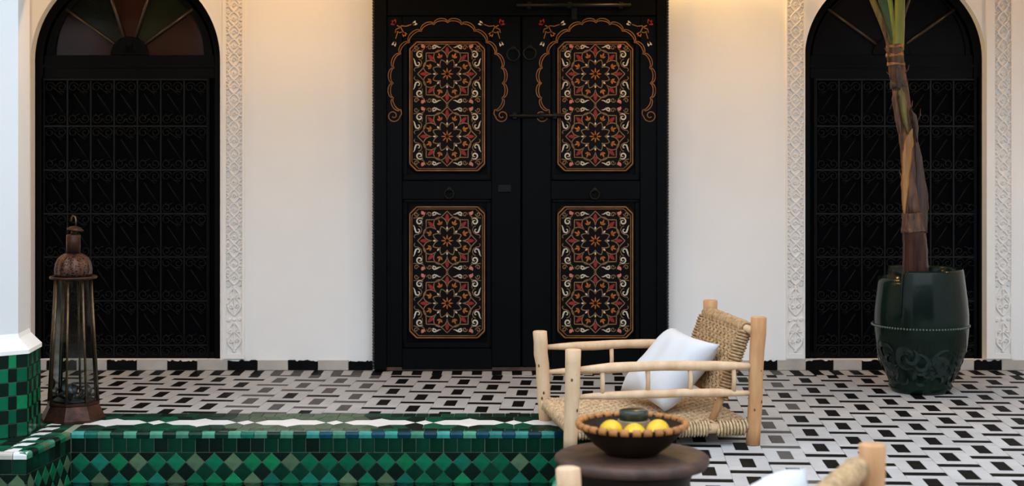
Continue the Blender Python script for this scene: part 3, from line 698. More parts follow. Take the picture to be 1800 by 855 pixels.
def scallop(xc, B):
    left = [(135, 740), (80, 650), (80, 540), (85, 425), (135, 320), (200, 235), (290, 150), (385, 100), (487, 86)]
    full = [(676 + x / 4.274 - 790, 20 + y / 4.274) for x, y in left]; full += [(-x, y) for x, y in full[-2::-1]]
    for off, w_ in ((0, 1.5), (4.3, 1.5)):
        for (a, b) in zip(full, full[1:]):
            mx, my = (a[0] + b[0]) / 2, (a[1] + b[1]) / 2; c0 = (0, 150); d = Vector((b[0] - a[0], b[1] - a[1])); nrm = Vector((d.y, -d.x)).normalized()
            if nrm.dot(Vector((mx - c0[0], my - c0[1]))) < 0: nrm = -nrm
            L_ = d.length; pts = []
            for i in range(13):
                t = i / 12; hgt = .21 * L_ * (max(0, 1 - (2 * t - 1) ** 2)) ** .55 + off * (.75 + .25 * math.sin(math.pi * t)); p = Vector(a) + d * t + nrm * hgt
                pts.append((xc + p.x, p.y))
            ribbon(B['gold'], pts, w_, y=DZ - .0216)
    for s in (-1, 1):
        ribbon(B['gold'], [(xc + s * (x - 790), y) for x, y in ([(707.6, 193), (709, 200), (705, 207)] + sprl(694.5, 203.5, 11.5, 1.35, .3, 1, 26))], 1.6, y=DZ - .0216)
        f = lambda x, y: (xc + s * (676 + x / 4.274 - 790), 20 + y / 4.274)
        Y2 = DZ - .0216
        for an in (-2.4, -1.5, 2.9): drop(B['red'], f(90, 90)[0] + s * 3.5 * math.cos(an), f(90, 90)[1] + 3.5 * math.sin(an), an if s > 0 else math.pi - an, 9, 5, y=Y2)
        ribbon(B['gold'], [f(105, 105), f(135, 120), f(150, 150), f(158, 160)], 1.6, y=Y2); ribbon(B['gold'], [f(120, 130), f(140, 108), f(175, 112), f(215, 98)], 1.6, y=Y2)
        ribbon(B['gold'], [f(130, 120), f(98, 135), f(92, 160), f(112, 155), f(96, 205)], 1.6, y=Y2); ribbon(B['gold'], [f(105, 150), f(125, 160), f(145, 155)], 1.4, y=Y2)
        for (x, y, a0) in ((230, 95, -.5), (90, 235, 2.0)):
            for da in (-.5, .5): an = a0 + da; an = an if s > 0 else math.pi - an; drop(B['ivory'], f(x, y)[0] + 2.5 * math.cos(an), f(x, y)[1] + 2.5 * math.sin(an), an, 9, 4.4, y=Y2)
        for da in (-.7, 0, .7): an = .9 + da; an = an if s > 0 else math.pi - an; drop(B['orange'], f(155, 165)[0] + 2.5 * math.cos(an), f(155, 165)[1] + 2.5 * math.sin(an), an, 8, 4, y=Y2)
def oct_poly(x0, x1, y0, y1, c): return [(x0 + c, y1), (x1 - c, y1), (x1, y1 - c), (x1, y0 + c), (x1 - c, y0), (x0 + c, y0), (x0, y0 + c), (x0, y1 - c)]
def leaf_(x0, x1, pc, label):
    lf = tag(MB().box(dx(x0), dx(x1), DZ + .008, DZ + .03, .024, dz(28)).build('door_leaf', M['door_black'], door), label)
    ox0, ox1 = pc - 80, pc + 78; rows = ((66, 318), (350, 612))
    for (a, b) in ((x0 + .6, ox0), (ox1, x1 - .6)): MB().box(dx(a), dx(b), DZ - .018, DZ + .01, .024, dz(28.5), b=.003).build('stile', M['door_black'], lf)
    for (ya, yb) in ((28.5, rows[0][0]), (rows[0][1], rows[1][0]), (rows[1][1], 649)): MB().box(dx(ox0) + .0005, dx(ox1) - .0005, DZ - .0175, DZ + .01, dz(yb), dz(ya), b=.003).build('rail', M['door_black'], lf)
    B = {k_: MB() for k_ in ('vine', 'gold', 'orange', 'red', 'ivory', 'pink')}
    for ri_, ((ya, yb), (fa, fb), meds) in enumerate(((rows[0], (74, 300), (130, 240)), (rows[1], (364, 594), (423.5, 533.5)))):
        for (xa, xb, za, zb) in ((ox0 + 3, ox0 + 9, ya + 4, yb - 4), (ox1 - 9, ox1 - 3, ya + 4, yb - 4)): MB().box(dx(xa), dx(xb), DZ - .016, DZ + .01, dz(zb), dz(za), b=.006).build('moulding', M['door_black'], lf)
        for (za, zb, yy) in ((ya + 1, ya + 5, .018), (yb - 11, yb - 2, .024)): MB().box(dx(ox0 + 2), dx(ox1 - 2), DZ - yy, DZ + .01, dz(zb), dz(za), b=.006).build('moulding', M['door_black'], lf)
        pl = [(gx(x, YP), gz(y, YP)) for x, y in oct_poly(pc - 69, pc + 67, fa - 3, fb + 3, 10)]
        MB().frust(pl, DZ + .01, YP, .006).build('panel', M['panel_black'], lf)
        for ins_, wd in ((1.5, 2.0), (5, 1.0)):
            q = oct_poly(pc - 68 + ins_, pc + 66 - ins_, fa + ins_ - 1.5, fb - ins_ + 1.5, 12)
            for a, b in zip(q, q[1:] + q[:1]): ribbon(B['gold'], [a, b], wd)
        for yc in meds: medallion(pc - 1, yc, B)
        ym = sum(meds) / 2; ribbon(B['vine'], [(pc - 1, ym - 5), (pc - 3, ym - 2.5), (pc - 1, ym), (pc + 1, ym + 2.5), (pc - 1, ym + 5)], 1.1); ribbon(B['vine'], [(pc - 1, ym - 5), (pc + 1, ym - 2.5), (pc - 1, ym), (pc - 3, ym + 2.5), (pc - 1, ym + 5)], 1.1)
    scallop(pc, B)
    for k_, nm in (('vine', 'painted_vines'), ('gold', 'painted_gold_lines'), ('orange', 'painted_orange_buds'), ('red', 'painted_red_petals'), ('ivory', 'painted_ivory_scrolls'), ('pink', 'painted_pink_dots')):
        tag(B[k_].build(nm, M[k_], lf), kind='stuff')
    return lf
leaf_(680, 915, 787, 'left leaf with two painted panels under a scalloped arch'); leaf_(918, 1154, 1047.5, 'right leaf with two painted panels under a scalloped arch')
def ring_pull(px, py, r_px, nm='ring_pull'):
    r_ = r_px * dk; c = (dx(px), DZ - .03, dz(py)); o = MB().lathe([(.016, 0), (.014, .012), (.004, .016)], (0, 0, 0), 14)
    o.v = [(c[0] + v[0], DZ - .018 - v[2], c[2] + r_ + v[1]) for v in o.v]; pl = o.build(nm, M['iron'], door)
    MB().tube([(c[0] + r_ * math.sin(2 * math.pi * i / 24), DZ - .034, c[2] + r_ * math.cos(2 * math.pi * i / 24)) for i in range(24)], .005, 6, closed=True).build('ring', M['iron'], pl)
ring_pull(902, 97, 11); ring_pull(931, 95, 11); ring_pull(790, 341, 8, 'knocker'); ring_pull(1045, 342, 8, 'knocker')
def rod(x0, x1, y, r_, nm, guides, yy=DZ - .034):
    p = MB().tube([(dx(x0), yy, dz(y)), (dx(x1), yy, dz(y))], r_, 8).build(nm, M['iron'], door)
    for g_ in guides: MB().box(dx(g_) - .011, dx(g_) + .011, yy - .008, DZ - .015, dz(y) - .017, dz(y) + .017, b=.003).build('guide', M['iron'], p)
    return p
rod(908, 1108, 11, .011, 'slide_bolt', (930, 1000, 1090), DZ - .052); MB().box(dx(1004), dx(1014), DZ - .05, DZ - .03, dz(36), dz(10), b=.003).build('bolt_catch', M['iron'], door)
rod(895, 992, 204, .011, 'slide_bolt', (905, 952, 975)); MB().box(dx(875), dx(899), DZ - .032, DZ - .015, dz(338), dz(324), b=.004).build('hinge_plate', M['iron'], door)

# ------------------------------------------------------------------ wall lanterns above the frame
def wall_lantern(x, z, label, watts=LAMP_W):
    e = empty('wall_lantern', (x, WZ, z), label, 'wall lamp')
    MB().box(x - .04, x + .04, WZ - .012, WZ, z - .09, z + .09, b=.004).build('backplate', M['brass'], e)
    MB().tube([(x, WZ - .01, z + .05), (x, WZ - .08, z + .11), (x, WZ - .15, z + .09)], .007, 6).build('bracket', M['brass'], e)
    MB().lathe([(.001, .09), (.02, .07), (.065, .03), (.07, .022), (.001, .02)], (x, WZ - .15, z), 8, smooth=False).build('cap', M['brass'], e)
    MB().lathe([(.001, -.125), (.045, -.12), (.045, -.11), (.001, -.11)], (x, WZ - .15, z), 8, smooth=False).build('base', M['brass'], e)
    for k_ in range(4):
        t = math.pi / 4 + k_ * math.pi / 2; MB().tube([(x + .058 * math.cos(t), WZ - .15 + .058 * math.sin(t), z + .025), (x + .042 * math.cos(t), WZ - .15 + .042 * math.sin(t), z - .115)], .004, 5).build('bar', M['brass'], e)
    MB().ball((x, WZ - .15, z - .04), .022, 12, 8).build('bulb', M['bulb'], e)
    l = bpy.data.lights.new('lantern_glow', 'POINT'); l.energy = watts; l.color = LAMP_C; l.shadow_soft_size = .035
    lo = bpy.data.objects.new('lantern_glow', l); COL.objects.link(lo); lo.location = (0, -.15, -.04); lo.parent = e
wall_lantern(gx(1200, 8.0), 2.33, 'brass wall lantern fixed right of the painted double door')
def pendant(x, label):
    y, z = 7.08, 2.5; e = empty('hanging_lantern', (x, y, z), label, 'hanging lamp', 'lanterns hanging under the gallery')
    MB().tube([(x, y, z + .10), (x, y, ZT)], .004, 6).build('chain', M['brass'], e)
    MB().lathe([(.001, .13), (.015, .12), (.05, .085), (.065, .062), (.066, .055), (.001, .054)], (x, y, z), 8, smooth=False).build('cap', M['brass'], e)
    MB().lathe([(.001, -.112), (.072, -.108), (.075, -.10), (.001, -.098)], (x, y, z), 8, smooth=False).build('base', M['brass'], e)
    for k_ in range(4):
        t = math.pi / 4 + k_ * math.pi / 2; MB().tube([(x + .06 * math.cos(t), y + .06 * math.sin(t), z + .058), (x + .05 * math.cos(t), y + .05 * math.sin(t), z - .10)], .003, 5).build('bar', M['brass'], e)
    MB().tube([(x, y, z + .056), (x, y, z + .02)], .008, 6).build('socket', M['brass'], e); MB().ball((x, y, z), .022, 12, 8).build('bulb', M['bulb'], e)
    l = bpy.data.lights.new('pendant_glow', 'POINT'); l.energy = PEND_W; l.color = PEND_C; l.shadow_soft_size = .035
    lo = bpy.data.objects.new('pendant_glow', l); COL.objects.link(lo); lo.parent = e
pendant(-1.15, 'brass lantern hanging left of the painted double door'); pendant(1.35, 'brass lantern hanging right of the painted double door')
pendant(-3.65, 'brass lantern hanging beyond the left-hand arch'); pendant(3.85, 'brass lantern hanging beyond the right-hand arch')

# ------------------------------------------------------------------ floor lantern
LX, LY = gx(129, 6.72), 6.72
ln = empty('floor_lantern', (LX, LY, 0), 'tall bronze and glass lantern standing beside the green pillar base', 'lantern')
o8 = -math.pi / 2; k8 = 6.72 / F
oct_ = lambda prof, **kw: MB().lathe(prof, (LX, LY, 0), 8, off=o8, smooth=False, **kw)
oct_([(.139, .0008), (.139, .010), (.110, .066), (.113, .070), (.113, .078), (.100, .080)]).build('base', M['bronze'], ln)
zb, ztp, rb, rt = .079, .604, .107, .077
for k_ in range(8):
    t = o8 + k_ * math.pi / 4; t2 = t + math.pi / 4
    MB().tube([(LX + rb * math.cos(t), LY + rb * math.sin(t), zb), (LX + rt * math.cos(t), LY + rt * math.sin(t), ztp)], .0052, 6).build('bar', M['brass'], ln)
    q = [(LX + r_ * math.cos(a), LY + r_ * math.sin(a), z) for (r_, a, z) in ((rb * .985, t, zb), (rb * .985, t2, zb), (rt * .985, t2, ztp), (rt * .985, t, ztp))]
    MB().add(q, [(0, 1, 2, 3)]).build('pane', M['glass'], ln)
MB().lathe([(rt, .600), (.098, .604), (.101, .610), (.098, .615), (rt, .613)], (LX, LY, 0), 32, ring=True).build('collar', M['bronze'], ln)
prof = [(rt, .612), (.079, .625), (.080, .645), (.076, .668), (.066, .690), (.048, .706), (.034, .713)]
MB().lathe(prof, (LX, LY, 0), 64, fn=lambda r_, z, th: (r_ * (1 - .075 * abs(math.cos(4 * (th - o8))) ** 3), z)).build('dome', M['painted_holes'], ln)
MB().lathe([(.030, .708), (.030, .790), (.027, .793), (.001, .793)], (LX, LY, 0), 20).build('neck', M['bronze'], ln)
MB().tube([(LX, LY, .792), (LX + .006, LY, .815)], .012, 8).build('stem', M['bronze'], ln)
cp = MB().lathe([(.001, .018), (.022, .012), (.036, .001), (.034, -.003), (.001, -.002)], (0, 0, 0), 20)
cp.v = [(LX + .008 + v[0] * math.cos(.14) + v[2] * math.sin(.14), LY + v[1], .813 + v[2] * math.cos(.14) - v[0] * math.sin(.14)) for v in cp.v]; cp.build('cap', M['bronze'], ln)
MB().tube([(LX + .010, LY, .826), (LX + .012, LY, .850), (LX + .008, LY, .868), (LX - .002, LY, .874), (LX - .008, LY, .862), (LX - .007, LY, .850)], .0035, 6).build('hook', M['brass'], ln)
MB().lathe([(.001, .081), (.085, .081), (.08, .088), (.001, .09)], (LX, LY, 0), 20).build('candle_plate', M['pewter'], ln)
for k_ in range(9):
    t = k_ * 2.4; r0 = .02 + .045 * (k_ % 3) / 2; c = Vector((LX + r0 * math.cos(t), LY + r0 * math.sin(t), .089)); hgt = random.uniform(.03, .085); dr = Vector((math.cos(t), math.sin(t), 0))
    pts = [c + Vector((0, 0, hgt * i / 8)) + dr * .030 * math.sin(i / 8 * 2.6) for i in range(9)]
    MB().tube(pts, [.004 + .014 * math.sin(math.pi * (i + .3) / 8.6) for i in range(9)], 6, flat=.22).build('leaf_ornament', M['pewter'], ln)

# ------------------------------------------------------------------ rope-seated low armchair (front to back along x, near side at y = 0)
def wobble(p, q, r0, r1, n=9, am=.004, mid=0.0):
    p, q = Vector(p), Vector(q); pts = []; rd = []
    for i in range(n):
        t = i / (n - 1); j = am * math.sin(math.pi * t); pts.append(p.lerp(q, t) + Vector((random.uniform(-j, j), random.uniform(-j, j), random.uniform(-j, j))))
        rd.append((r0 + (r1 - r0) * t) + mid * math.sin(math.pi * t) + random.uniform(-.0008, .0008))
    return pts, rd
def weave(mb_, A, B, C_, D, nu, nv, r_, nrm, amp):
    A, B, C_, D = map(Vector, (A, B, C_, D)); nrm = Vector(nrm).normalized()
    Q = lambda u, v: (A.lerp(B, u)).lerp(D.lerp(C_, u), v)
    for i in range(nu):
        u = (i + .5) / nu; j = random.uniform(-.15, .15) / nu
        mb_.tube([Q(u + j, (m + .0) / nv) + nrm * amp * (1 if (i // 2 + m // 2) % 2 else -1) for m in range(nv + 1)], r_, 4, caps=False)
    for m in range(nv):
        v = (m + .5) / nv; j = random.uniform(-.15, .15) / nv
        mb_.tube([Q(i / nu, v + j) + nrm * amp * (-1 if (i // 2 + m // 2) % 2 else 1) for i in range(nu + 1)], r_, 4, caps=False)
def coil(mb_, p, q, rad, r_):
    p, q = Vector(p), Vector(q); d = q - p; L_ = d.length; d = d / L_; up = Vector((0, 0, 1)); a = d.cross(up)
    a = a.normalized() if a.length > .1 else Vector((1, 0, 0)); b = d.cross(a); turns = int(L_ / (r_ * 2.05)); n = turns * 9
    mb_.tube([p + d * L_ * i / n + (a * math.cos(2 * math.pi * i / 9) + b * math.sin(2 * math.pi * i / 9)) * (rad + random.uniform(-.0012, .0018)) for i in range(n + 1)], r_, 4, caps=True)
LEN, WID = .735, .662
def armchair(name):
    e = empty(name, (0, 0, 0)); up, lo = .312, .205
    for (x, y, h, m, lean) in ((0, 0, .388, 'wood', .006), (LEN, 0, .50, 'wood2', .012), (LEN, WID, .50, 'wood2', .004), (0, WID, .380, 'wood', -.012)):
        pts, rd = wobble((x - lean, y, .001), (x + lean, y, h), .0275, .0305, 9, .003)
        pts += [pts[-1] + Vector((0, 0, .003))]; rd += [rd[-1] * .86]
        b = MB().tube(pts, rd, 14); lg = b.build('leg', M[m], e)
        for _ in range(3):
            z = random.uniform(.08, h - .05); a = random.uniform(-2.4, -.7); kb = MB().ball((0, 0, 0), .0045, 8, 5, sq=(1, .35, 1.5)); kb.v = [(x + .0285 * math.cos(a) + v[0] * math.sin(-a) + v[1] * math.cos(a), y + .0285 * math.sin(a) + v[0] * math.cos(a) + v[1] * math.sin(a), z + v[2]) for v in kb.v]; kb.build('knot', M['knot'], lg)
    for y in (0, WID):
        for z, r_ in ((up, .0195), (lo, .0165)):
            n = 11; pts = []; rd = []
            for i in range(n):
                t = i / (n - 1); pts.append((.012 + (LEN - .022) * t, y + random.uniform(-.002, .002), z + .006 * math.sin(math.pi * t) + random.uniform(-.0018, .0018)))
                rd.append(r_ * min(1, .52 + 2.4 * t, .55 + 2.2 * (1 - t)) + random.uniform(-.0008, .0008))
            rl = MB().tube(pts, rd, 12).build('arm_rail', M['wood'], e)
        for x in (.12, .30, .47, .645): MB().tube([(x, y, lo + .008), (x + .002, y, (up + lo) / 2), (x, y, up - .004)], [.010, .0088, .010], 8).build('spindle', M['wood'], e)
    # seat
    sz, sr = .068, .021
    for y in (.015, WID - .015):
        MB().tube([(-.01, y, sz), (LEN + .0, y, sz)], sr, 10).build('seat_rail', M['wood'], e)
    for x in (.02, LEN - .03): MB().tube([(x, .01, sz), (x, WID - .01, sz)], sr, 10).build('seat_rail', M['wood'], e)
    st = MB()
    for y in (.015, WID - .015):
        for x0, x1 in ((.03, .548), (.582, LEN - .035)): coil(st, (x0, y, sz), (x1, y, sz), sr + .006, .0058)
    coil(st, (.02, .05, sz), (.02, WID - .05, sz), sr + .006, .0058)
    tag(st.build('rope_edging', M['rope'], e), kind='stuff')
    sw = MB(); weave(sw, (.02, .02, sz + .024), (LEN - .03, .02, sz + .022), (LEN - .03, WID - .02, sz + .022), (.02, WID - .02, sz + .024), 52, 46, .0062, (0, 0, 1), .0038)
    tag(sw.build('rope_seat', M['rope'], e), kind='stuff')
    # leaning woven back
    b0x, b1x, b1z = .565, LEN - .02, .452
    for y in (.045, WID - .045): MB().tube([(b0x, y, sz + .012), (b0x + (b1x - b0x) * .35, y, sz + .14), (b1x, y, b1z)], [.0155, .0165, .016], 10).build('back_pole', M['wood2'], e)
    MB().tube([(b1x, .0, b1z), (b1x, WID, b1z)], .016, 10).build('back_rail', M['wood'], e)
    t0 = .30; xa, za = b0x + (b1x - b0x) * t0, sz + (b1z - sz) * t0
    MB().tube([(xa, .04, za), (xa, WID - .04, za)], .013, 8).build('back_rail', M['wood2'], e)
    bw = MB(); nn = Vector((-(b1z - za), 0, (b1x - xa))).normalized(); o_ = nn * .016
    weave(bw, Vector((xa, .05, za)) + o_, Vector((xa, WID - .05, za)) + o_, Vector((b1x, WID - .05, b1z)) + o_, Vector((b1x, .05, b1z)) + o_, 42, 26, .0058, nn, .0042)
    tag(bw.build('rope_back', M['rope_dark'], e), kind='stuff')
    be = MB()
    coil(be, (xa, .045, za), (b1x - .012, .045, b1z - .012), .024, .0058); coil(be, (xa, WID - .045, za), (b1x - .012, WID - .045, b1z - .012), .024, .0058)
    coil(be, (b1x, .05, b1z), (b1x, WID - .05, b1z), .0235, .0062)
    tag(be.build('rope_edging', M['rope_dark'], e), kind='stuff')
    return e
ch1 = armchair('armchair'); tag(ch1, 'low peeled-wood armchair with woven rope seat, standing whole beyond the bowl of lemons', 'armchair', 'low rope armchairs')
ch2 = copy_tree(ch1); tag(ch2, 'low wooden armchair cut off by the bottom edge, only post tops and rope back showing', 'armchair', 'low rope armchairs')
ch1.location = (.23, 6.03, 0); ch1.rotation_euler.z = math.atan2(.11, .726)
ch2.location = (-.131, 3.272, 0); ch2.rotation_euler.z = math.atan2(-.32, .684)

# ------------------------------------------------------------------ cushions
def cushion(name, c, u, v, th, label):
    u, v, c = Vector(u), Vector(v), Vector(c); w_ = u.cross(v).normalized(); n = 22; vs = []
    def pt(a, b, s):
        px_ = a * (1 - .085 * (1 - b * b) * (1 if abs(a) > 0 else 0)); py_ = b * (1 - .085 * (1 - a * a))
        h = (max(0, (1 - a ** 4) * (1 - b ** 4))) ** .55 * th * .5
        wr = .0045 * math.sin(9 * a + 5 * b * b) * (1 - a * a) * (1 - b * b) + .006 * math.exp(-((a * .7 + b + .75) / .12) ** 2) * (1 - a * a)
        return c + u * px_ * .5 + v * py_ * .5 + w_ * s * (h + wr * (1 if h > .004 else 0))
    for s in (1, -1):
        for j in range(n + 1):
            for i in range(n + 1): vs.append(pt(-1 + 2 * i / n, -1 + 2 * j / n, s))
    m = (n + 1) ** 2; fs = []
    for j in range(n):
        for i in range(n):
            a = j * (n + 1) + i; q = (a, a + 1, a + n + 2, a + n + 1); fs.append(q); fs.append(tuple(m + k_ for k_ in q[::-1]))
    mb_ = MB().add(vs, fs, 0, True); mb_.v = [tuple(Vector(p) - c) for p in mb_.v]
    o = link(name, mb_.mesh(name, M['cotton'])); o.location = c
    import bmesh
    bm = bmesh.new(); bm.from_mesh(o.data); bmesh.ops.remove_doubles(bm, verts=bm.verts, dist=.0004); bm.to_mesh(o.data); bm.free()
    return tag(o, label, 'cushion', 'white cushions')
cushion('cushion', (.645, 6.42, .262), (.150, -.34, -.03), (.225, .02, .265), .15, 'white cotton cushion leaning on the rope back of the whole armchair')
r2 = Matrix.Rotation(ch2.rotation_euler.z - ch1.rotation_euler.z, 3, 'Z')
c2 = Vector((.512, 3.486, .285)); cushion('cushion', c2, r2 @ Vector((.06, -.37, -.01)), r2 @ Vector((.20, .02, .30)), .15, 'white cushion blurred at the bottom edge, in the near armchair')

# ------------------------------------------------------------------ table, bowl, lemons, jar
TX, TY, TZ = gx(1111, 4.5), 4.5, .292
tb = empty('side_table', (TX, TY, 0), 'round dark wooden drum table carrying the bowl of lemons', 'table')
wv = lambda r_, z, th: (r_ * (1 + .006 * math.sin(5 * th) + .004 * math.sin(11 * th + 1)), z)
MB().lathe([(.20, -.030), (.216, -.030), (.2225, -.022), (.2215, -.008), (.212, 0), (.19, .001), (.001, .001)], (TX, TY, TZ - .001), 64, fn=wv).build('table_top', M['table'], tb)
MB().lathe([(.150, .002), (.158, .004), (.160, .03), (.150, .045), (.148, .12), (.160, .20), (.172, .235), (.174, .262)], (TX, TY, 0), 48).build('drum', M['bowl'], tb)
for z in (.062, .205): MB().lathe([(.15, -.006), (.163 + (z > .1) * .004, -.004), (.163 + (z > .1) * .004, .004), (.15, .006)], (TX, TY, z), 48, ring=True).build('hoop', M['table'], tb)
BZ = TZ + .0005
bw = empty('bowl', (TX, TY, BZ), 'dark wooden bowl with a notched orange rim holding lemons', 'bowl')
MB().lathe([(.001, .0), (.070, .0), (.078, .006), (.110, .030), (.140, .062), (.156, .084), (.1585, .088), (.150, .089), (.132, .066), (.10, .040), (.06, .031), (.001, .030)], (TX, TY, BZ), 56).build('body', M['bowl'], bw)
NT = 30; tm = None
q = MB()
for (a0, a1) in ((-.072, .072),):
    pr = [(.146, .080), (.1605, .078), (.1635, .085), (.162, .0945), (.152, .0965), (.146, .092)]; vs = []
    for t in np.linspace(a0, a1, 4): vs += [(r_ * math.cos(t), r_ * math.sin(t), z) for r_, z in pr]
    k = len(pr); q.add(vs, [tuple(range(k - 1, -1, -1)), tuple(3 * k + i for i in range(k))] + [(j * k + i, j * k + (i + 1) % k, (j + 1) * k + (i + 1) % k, (j + 1) * k + i) for j in range(3) for i in range(k)], 0, True)
tm = q.mesh('rim_tooth', M['tooth'])
for i in range(NT): o = link('rim_tooth', tm, bw); o.rotation_euler.z = 2 * math.pi * (i + .5) / NT + random.uniform(-.01, .01)
MB().lathe([(.150, .080), (.1575, .080), (.158, .086), (.152, .090), (.149, .087)], (TX, TY, BZ), 56, ring=True).build('rim', M['bowl'], bw)
def lemon(px, Z, z, rx, rz, label, ti=0):
    prof = []; L_ = .043
    for i in range(17):
        t = -1 + 2 * i / 16; r_ = .0335 * math.sqrt(max(0, 1 - abs(t) ** 2.3)) * (1 - .05 * t); prof.append((max(r_, .0005) if 0 < i < 16 else .0005, t * L_))
    prof[0] = (.004, -L_ * .995); prof[-1] = (.0035, L_ * 1.10); prof[-2] = (.010, L_ * 1.0)
    m = MB().lathe(prof, (0, 0, 0), 22); o = link('lemon', m.mesh('lemon', M['lemon'])); o.location = (gx(px, Z), Z, z); o.rotation_euler = (rx, ti, rz)
    st = MB().lathe([(.0035, 0), (.003, .003), (.0005, .0035)], (0, 0, -L_ * .995), 8); s2 = link('stem_end', st.mesh('stem_end', M['stalk_olive']), o); return tag(o, label, 'lemon', 'lemons in the bowl')
lemon(1074, 4.475, BZ + .069, R(70), .3, 'leftmost lemon in the bowl with its tip pointing up', R(-25))
lemon(1116, 4.43, BZ + .066, R(90), .1, 'middle lemon in the bowl, below the green jar')
lemon(1156, 4.475, BZ + .069, R(90), -.3, 'rightmost lemon in the bowl')
JX, JY = gx(1114, 4.56), 4.56
jr = empty('jar', (JX, JY, BZ + .031), 'squat dark green glass jar with a woven band among the lemons', 'jar')
MB().lathe([(.036, 0), (.0415, .004), (.043, .052), (.040, .056), (.040, .060)], (JX, JY, BZ + .031), 32).build('body', M['jar'], jr)
b = MB()
for i in range(10): b.tube([(JX + .0445 * math.cos(t), JY + .0445 * math.sin(t), BZ + .036 + i * .0055) for t in np.linspace(0, 2 * math.pi, 40)[:-1]], .003, 5, closed=True)
b.build('woven_band', M['wicker'], jr)
MB().lathe([(.041, 0), (.0425, .002), (.0425, .022), (.040, .026), (.001, .0265)], (JX, JY, BZ + .090), 32).build('lid', M['jar'], jr)

# ------------------------------------------------------------------ potted plant
PX, PY = gx(1618, 7.47), 7.47; pk = PY / F
pp = empty('potted_banana_plant', (PX, PY, 0), 'tall bare-stemmed banana plant in a dark green glazed pot before the right-hand arch', 'potted plant')
def px_r(y, w_): return (w_ / 2 * pk, gz(y, PY) )
outer = [(.132, .0008), (.140, .012), (.150, .030), (.142, .045), (.165, .085), (.195, .15), (.216, .225), (.2235, .30), (.2235, .37), (.217, .44), (.207, .52), (.200, .574), (.197, .586)]
def step(r_, z, th):     # the rim drops a step on the left-hand side, behind the raised shell
    a = math.atan2(math.sin(th), math.cos(th)); back = (math.cos(th) < -.62)
    return (r_ - (.004 if back and z > .1 else 0), min(z, .545) if back else z)
pot = MB().lathe(outer + [(.190, .588), (.186, .575), (.184, .50), (.001, .495)], (PX, PY, 0), 72, fn=step).build('pot', M['pot'], pp)
bd = MB(); n = 96
for i in range(n): t = 2 * math.pi * i / n; bd.ball((PX + .2255 * math.cos(t), PY + .2255 * math.sin(t), .318), .0058, 6, 5)
tag(bd.build('bead_ring', M['bead'], pot), kind='stuff')
th0 = math.acos(-.62)
MB().tube([(PX + (r_ + .001) * math.cos(-th0), PY + (r_ + .001) * math.sin(-th0), z) for r_, z in outer if z > .30], .0045, 6).build('seam', M['pot'], pot)
pt_ = MB()      # swirling brushed glaze round the foot of the pot
for k_ in range(46):
    t0 = random.uniform(0, 2 * math.pi); z0 = random.uniform(.06, .20); sg = random.choice((-1, 1)); pts = []; nn_ = 12; rr0 = random.uniform(.03, .06); a0 = random.uniform(0, 6.28)
    for i in range(nn_ + 1):
        a = a0 + sg * 4.2 * i / nn_; rr = rr0 * (1 - .5 * i / nn_); z = max(.055, min(.235, z0 + rr * math.sin(a))); t = t0 + rr * math.cos(a) / .2
        r_ = np.interp(z, [p[1] for p in outer], [p[0] for p in outer]) + .0012; pts.append((PX + r_ * math.cos(t), PY + r_ * math.sin(t), z))
    pt_.tube(pts, [.0015 + .009 * math.sin(math.pi * (i + .4) / (nn_ + .8)) for i in range(nn_ + 1)], 5, flat=.5) if False else None
    vs = []
    for i, p in enumerate(pts):
        a_ = Vector(pts[max(i - 1, 0)]); b_ = Vector(pts[min(i + 1, nn_)]); tg = (b_ - a_).normalized(); nr = Vector((p[0] - PX, p[1] - PY, 0)).normalized(); sd = tg.cross(nr) * (.0015 + .0115 * math.sin(math.pi * (i + .4) / (nn_ + .8)))
        vs += [Vector(p) + sd, Vector(p) - sd]
    pt_.add(vs, [(2 * i, 2 * i + 1, 2 * i + 3, 2 * i + 2) for i in range(nn_)], 0, True)
M['swirl'] = mat('swirl_glaze', (.006, .019, .016), .2, var=.5, vscale=12, spec=.5)
tag(pt_.build('glaze_swirls', M['swirl'], pot), kind='stuff')
MB().lathe([(.001, .505), (.10, .51), (.183, .503)], (PX, PY, 0), 40).build('soil', M['soil'], pp)
TYD = 7.45
def stem(pts, m, nm, sides=14, par=None, dy=0.0, flat=1.0, closed_top=True):
    n_ = len(pts); P_ = [at(p[0], p[1], TYD + dy) for p in pts]; rd = [p[2] / 2 * TYD / F for p in pts]
    fx, fr = [], []       # resample smoothly
    for i in range(n_ - 1):
        for t in np.linspace(0, 1, 5)[:-1]: fx.append(P_[i].lerp(P_[i + 1], t) + Vector((random.uniform(-.001, .001), 0, 0))); fr.append(rd[i] + (rd[i + 1] - rd[i]) * t + random.uniform(-.001, .001))
    fx.append(P_[-1]); fr.append(rd[-1])
    return MB().tube(fx, fr, sides, flat=flat).build(nm, M[m], par or pp)
tr = stem([(1610, 492, 48), (1609, 470, 46), (1608, 430, 43), (1606, 402, 41)], 'bark_gloss', 'trunk')
stem([(1606, 405, 43), (1605, 390, 40), (1604, 374, 38)], 'bark', 'trunk_collar'); stem([(1606, 407, 44.5), (1606, 401, 44.5)], 'bark', 'trunk_ring', par=tr)
stem([(1604, 378, 34), (1600, 320, 28), (1596, 260, 28), (1590, 210, 28), (1583, 160, 29), (1577, 125, 30), (1573, 95, 30), (1572, 78, 29)], 'bark', 'stem')
for y_, w_ in ((112, 31), (97, 31), (82, 30), (150, 31)): stem([(1573 + max(0, y_ - 97) * .13, y_ + 2, w_ + 1), (1573 + max(0, y_ - 97) * .13, y_ - 1, w_ + 1)], 'sheath_tan' if y_ != 150 else 'sheath_dark', 'stem_ring')
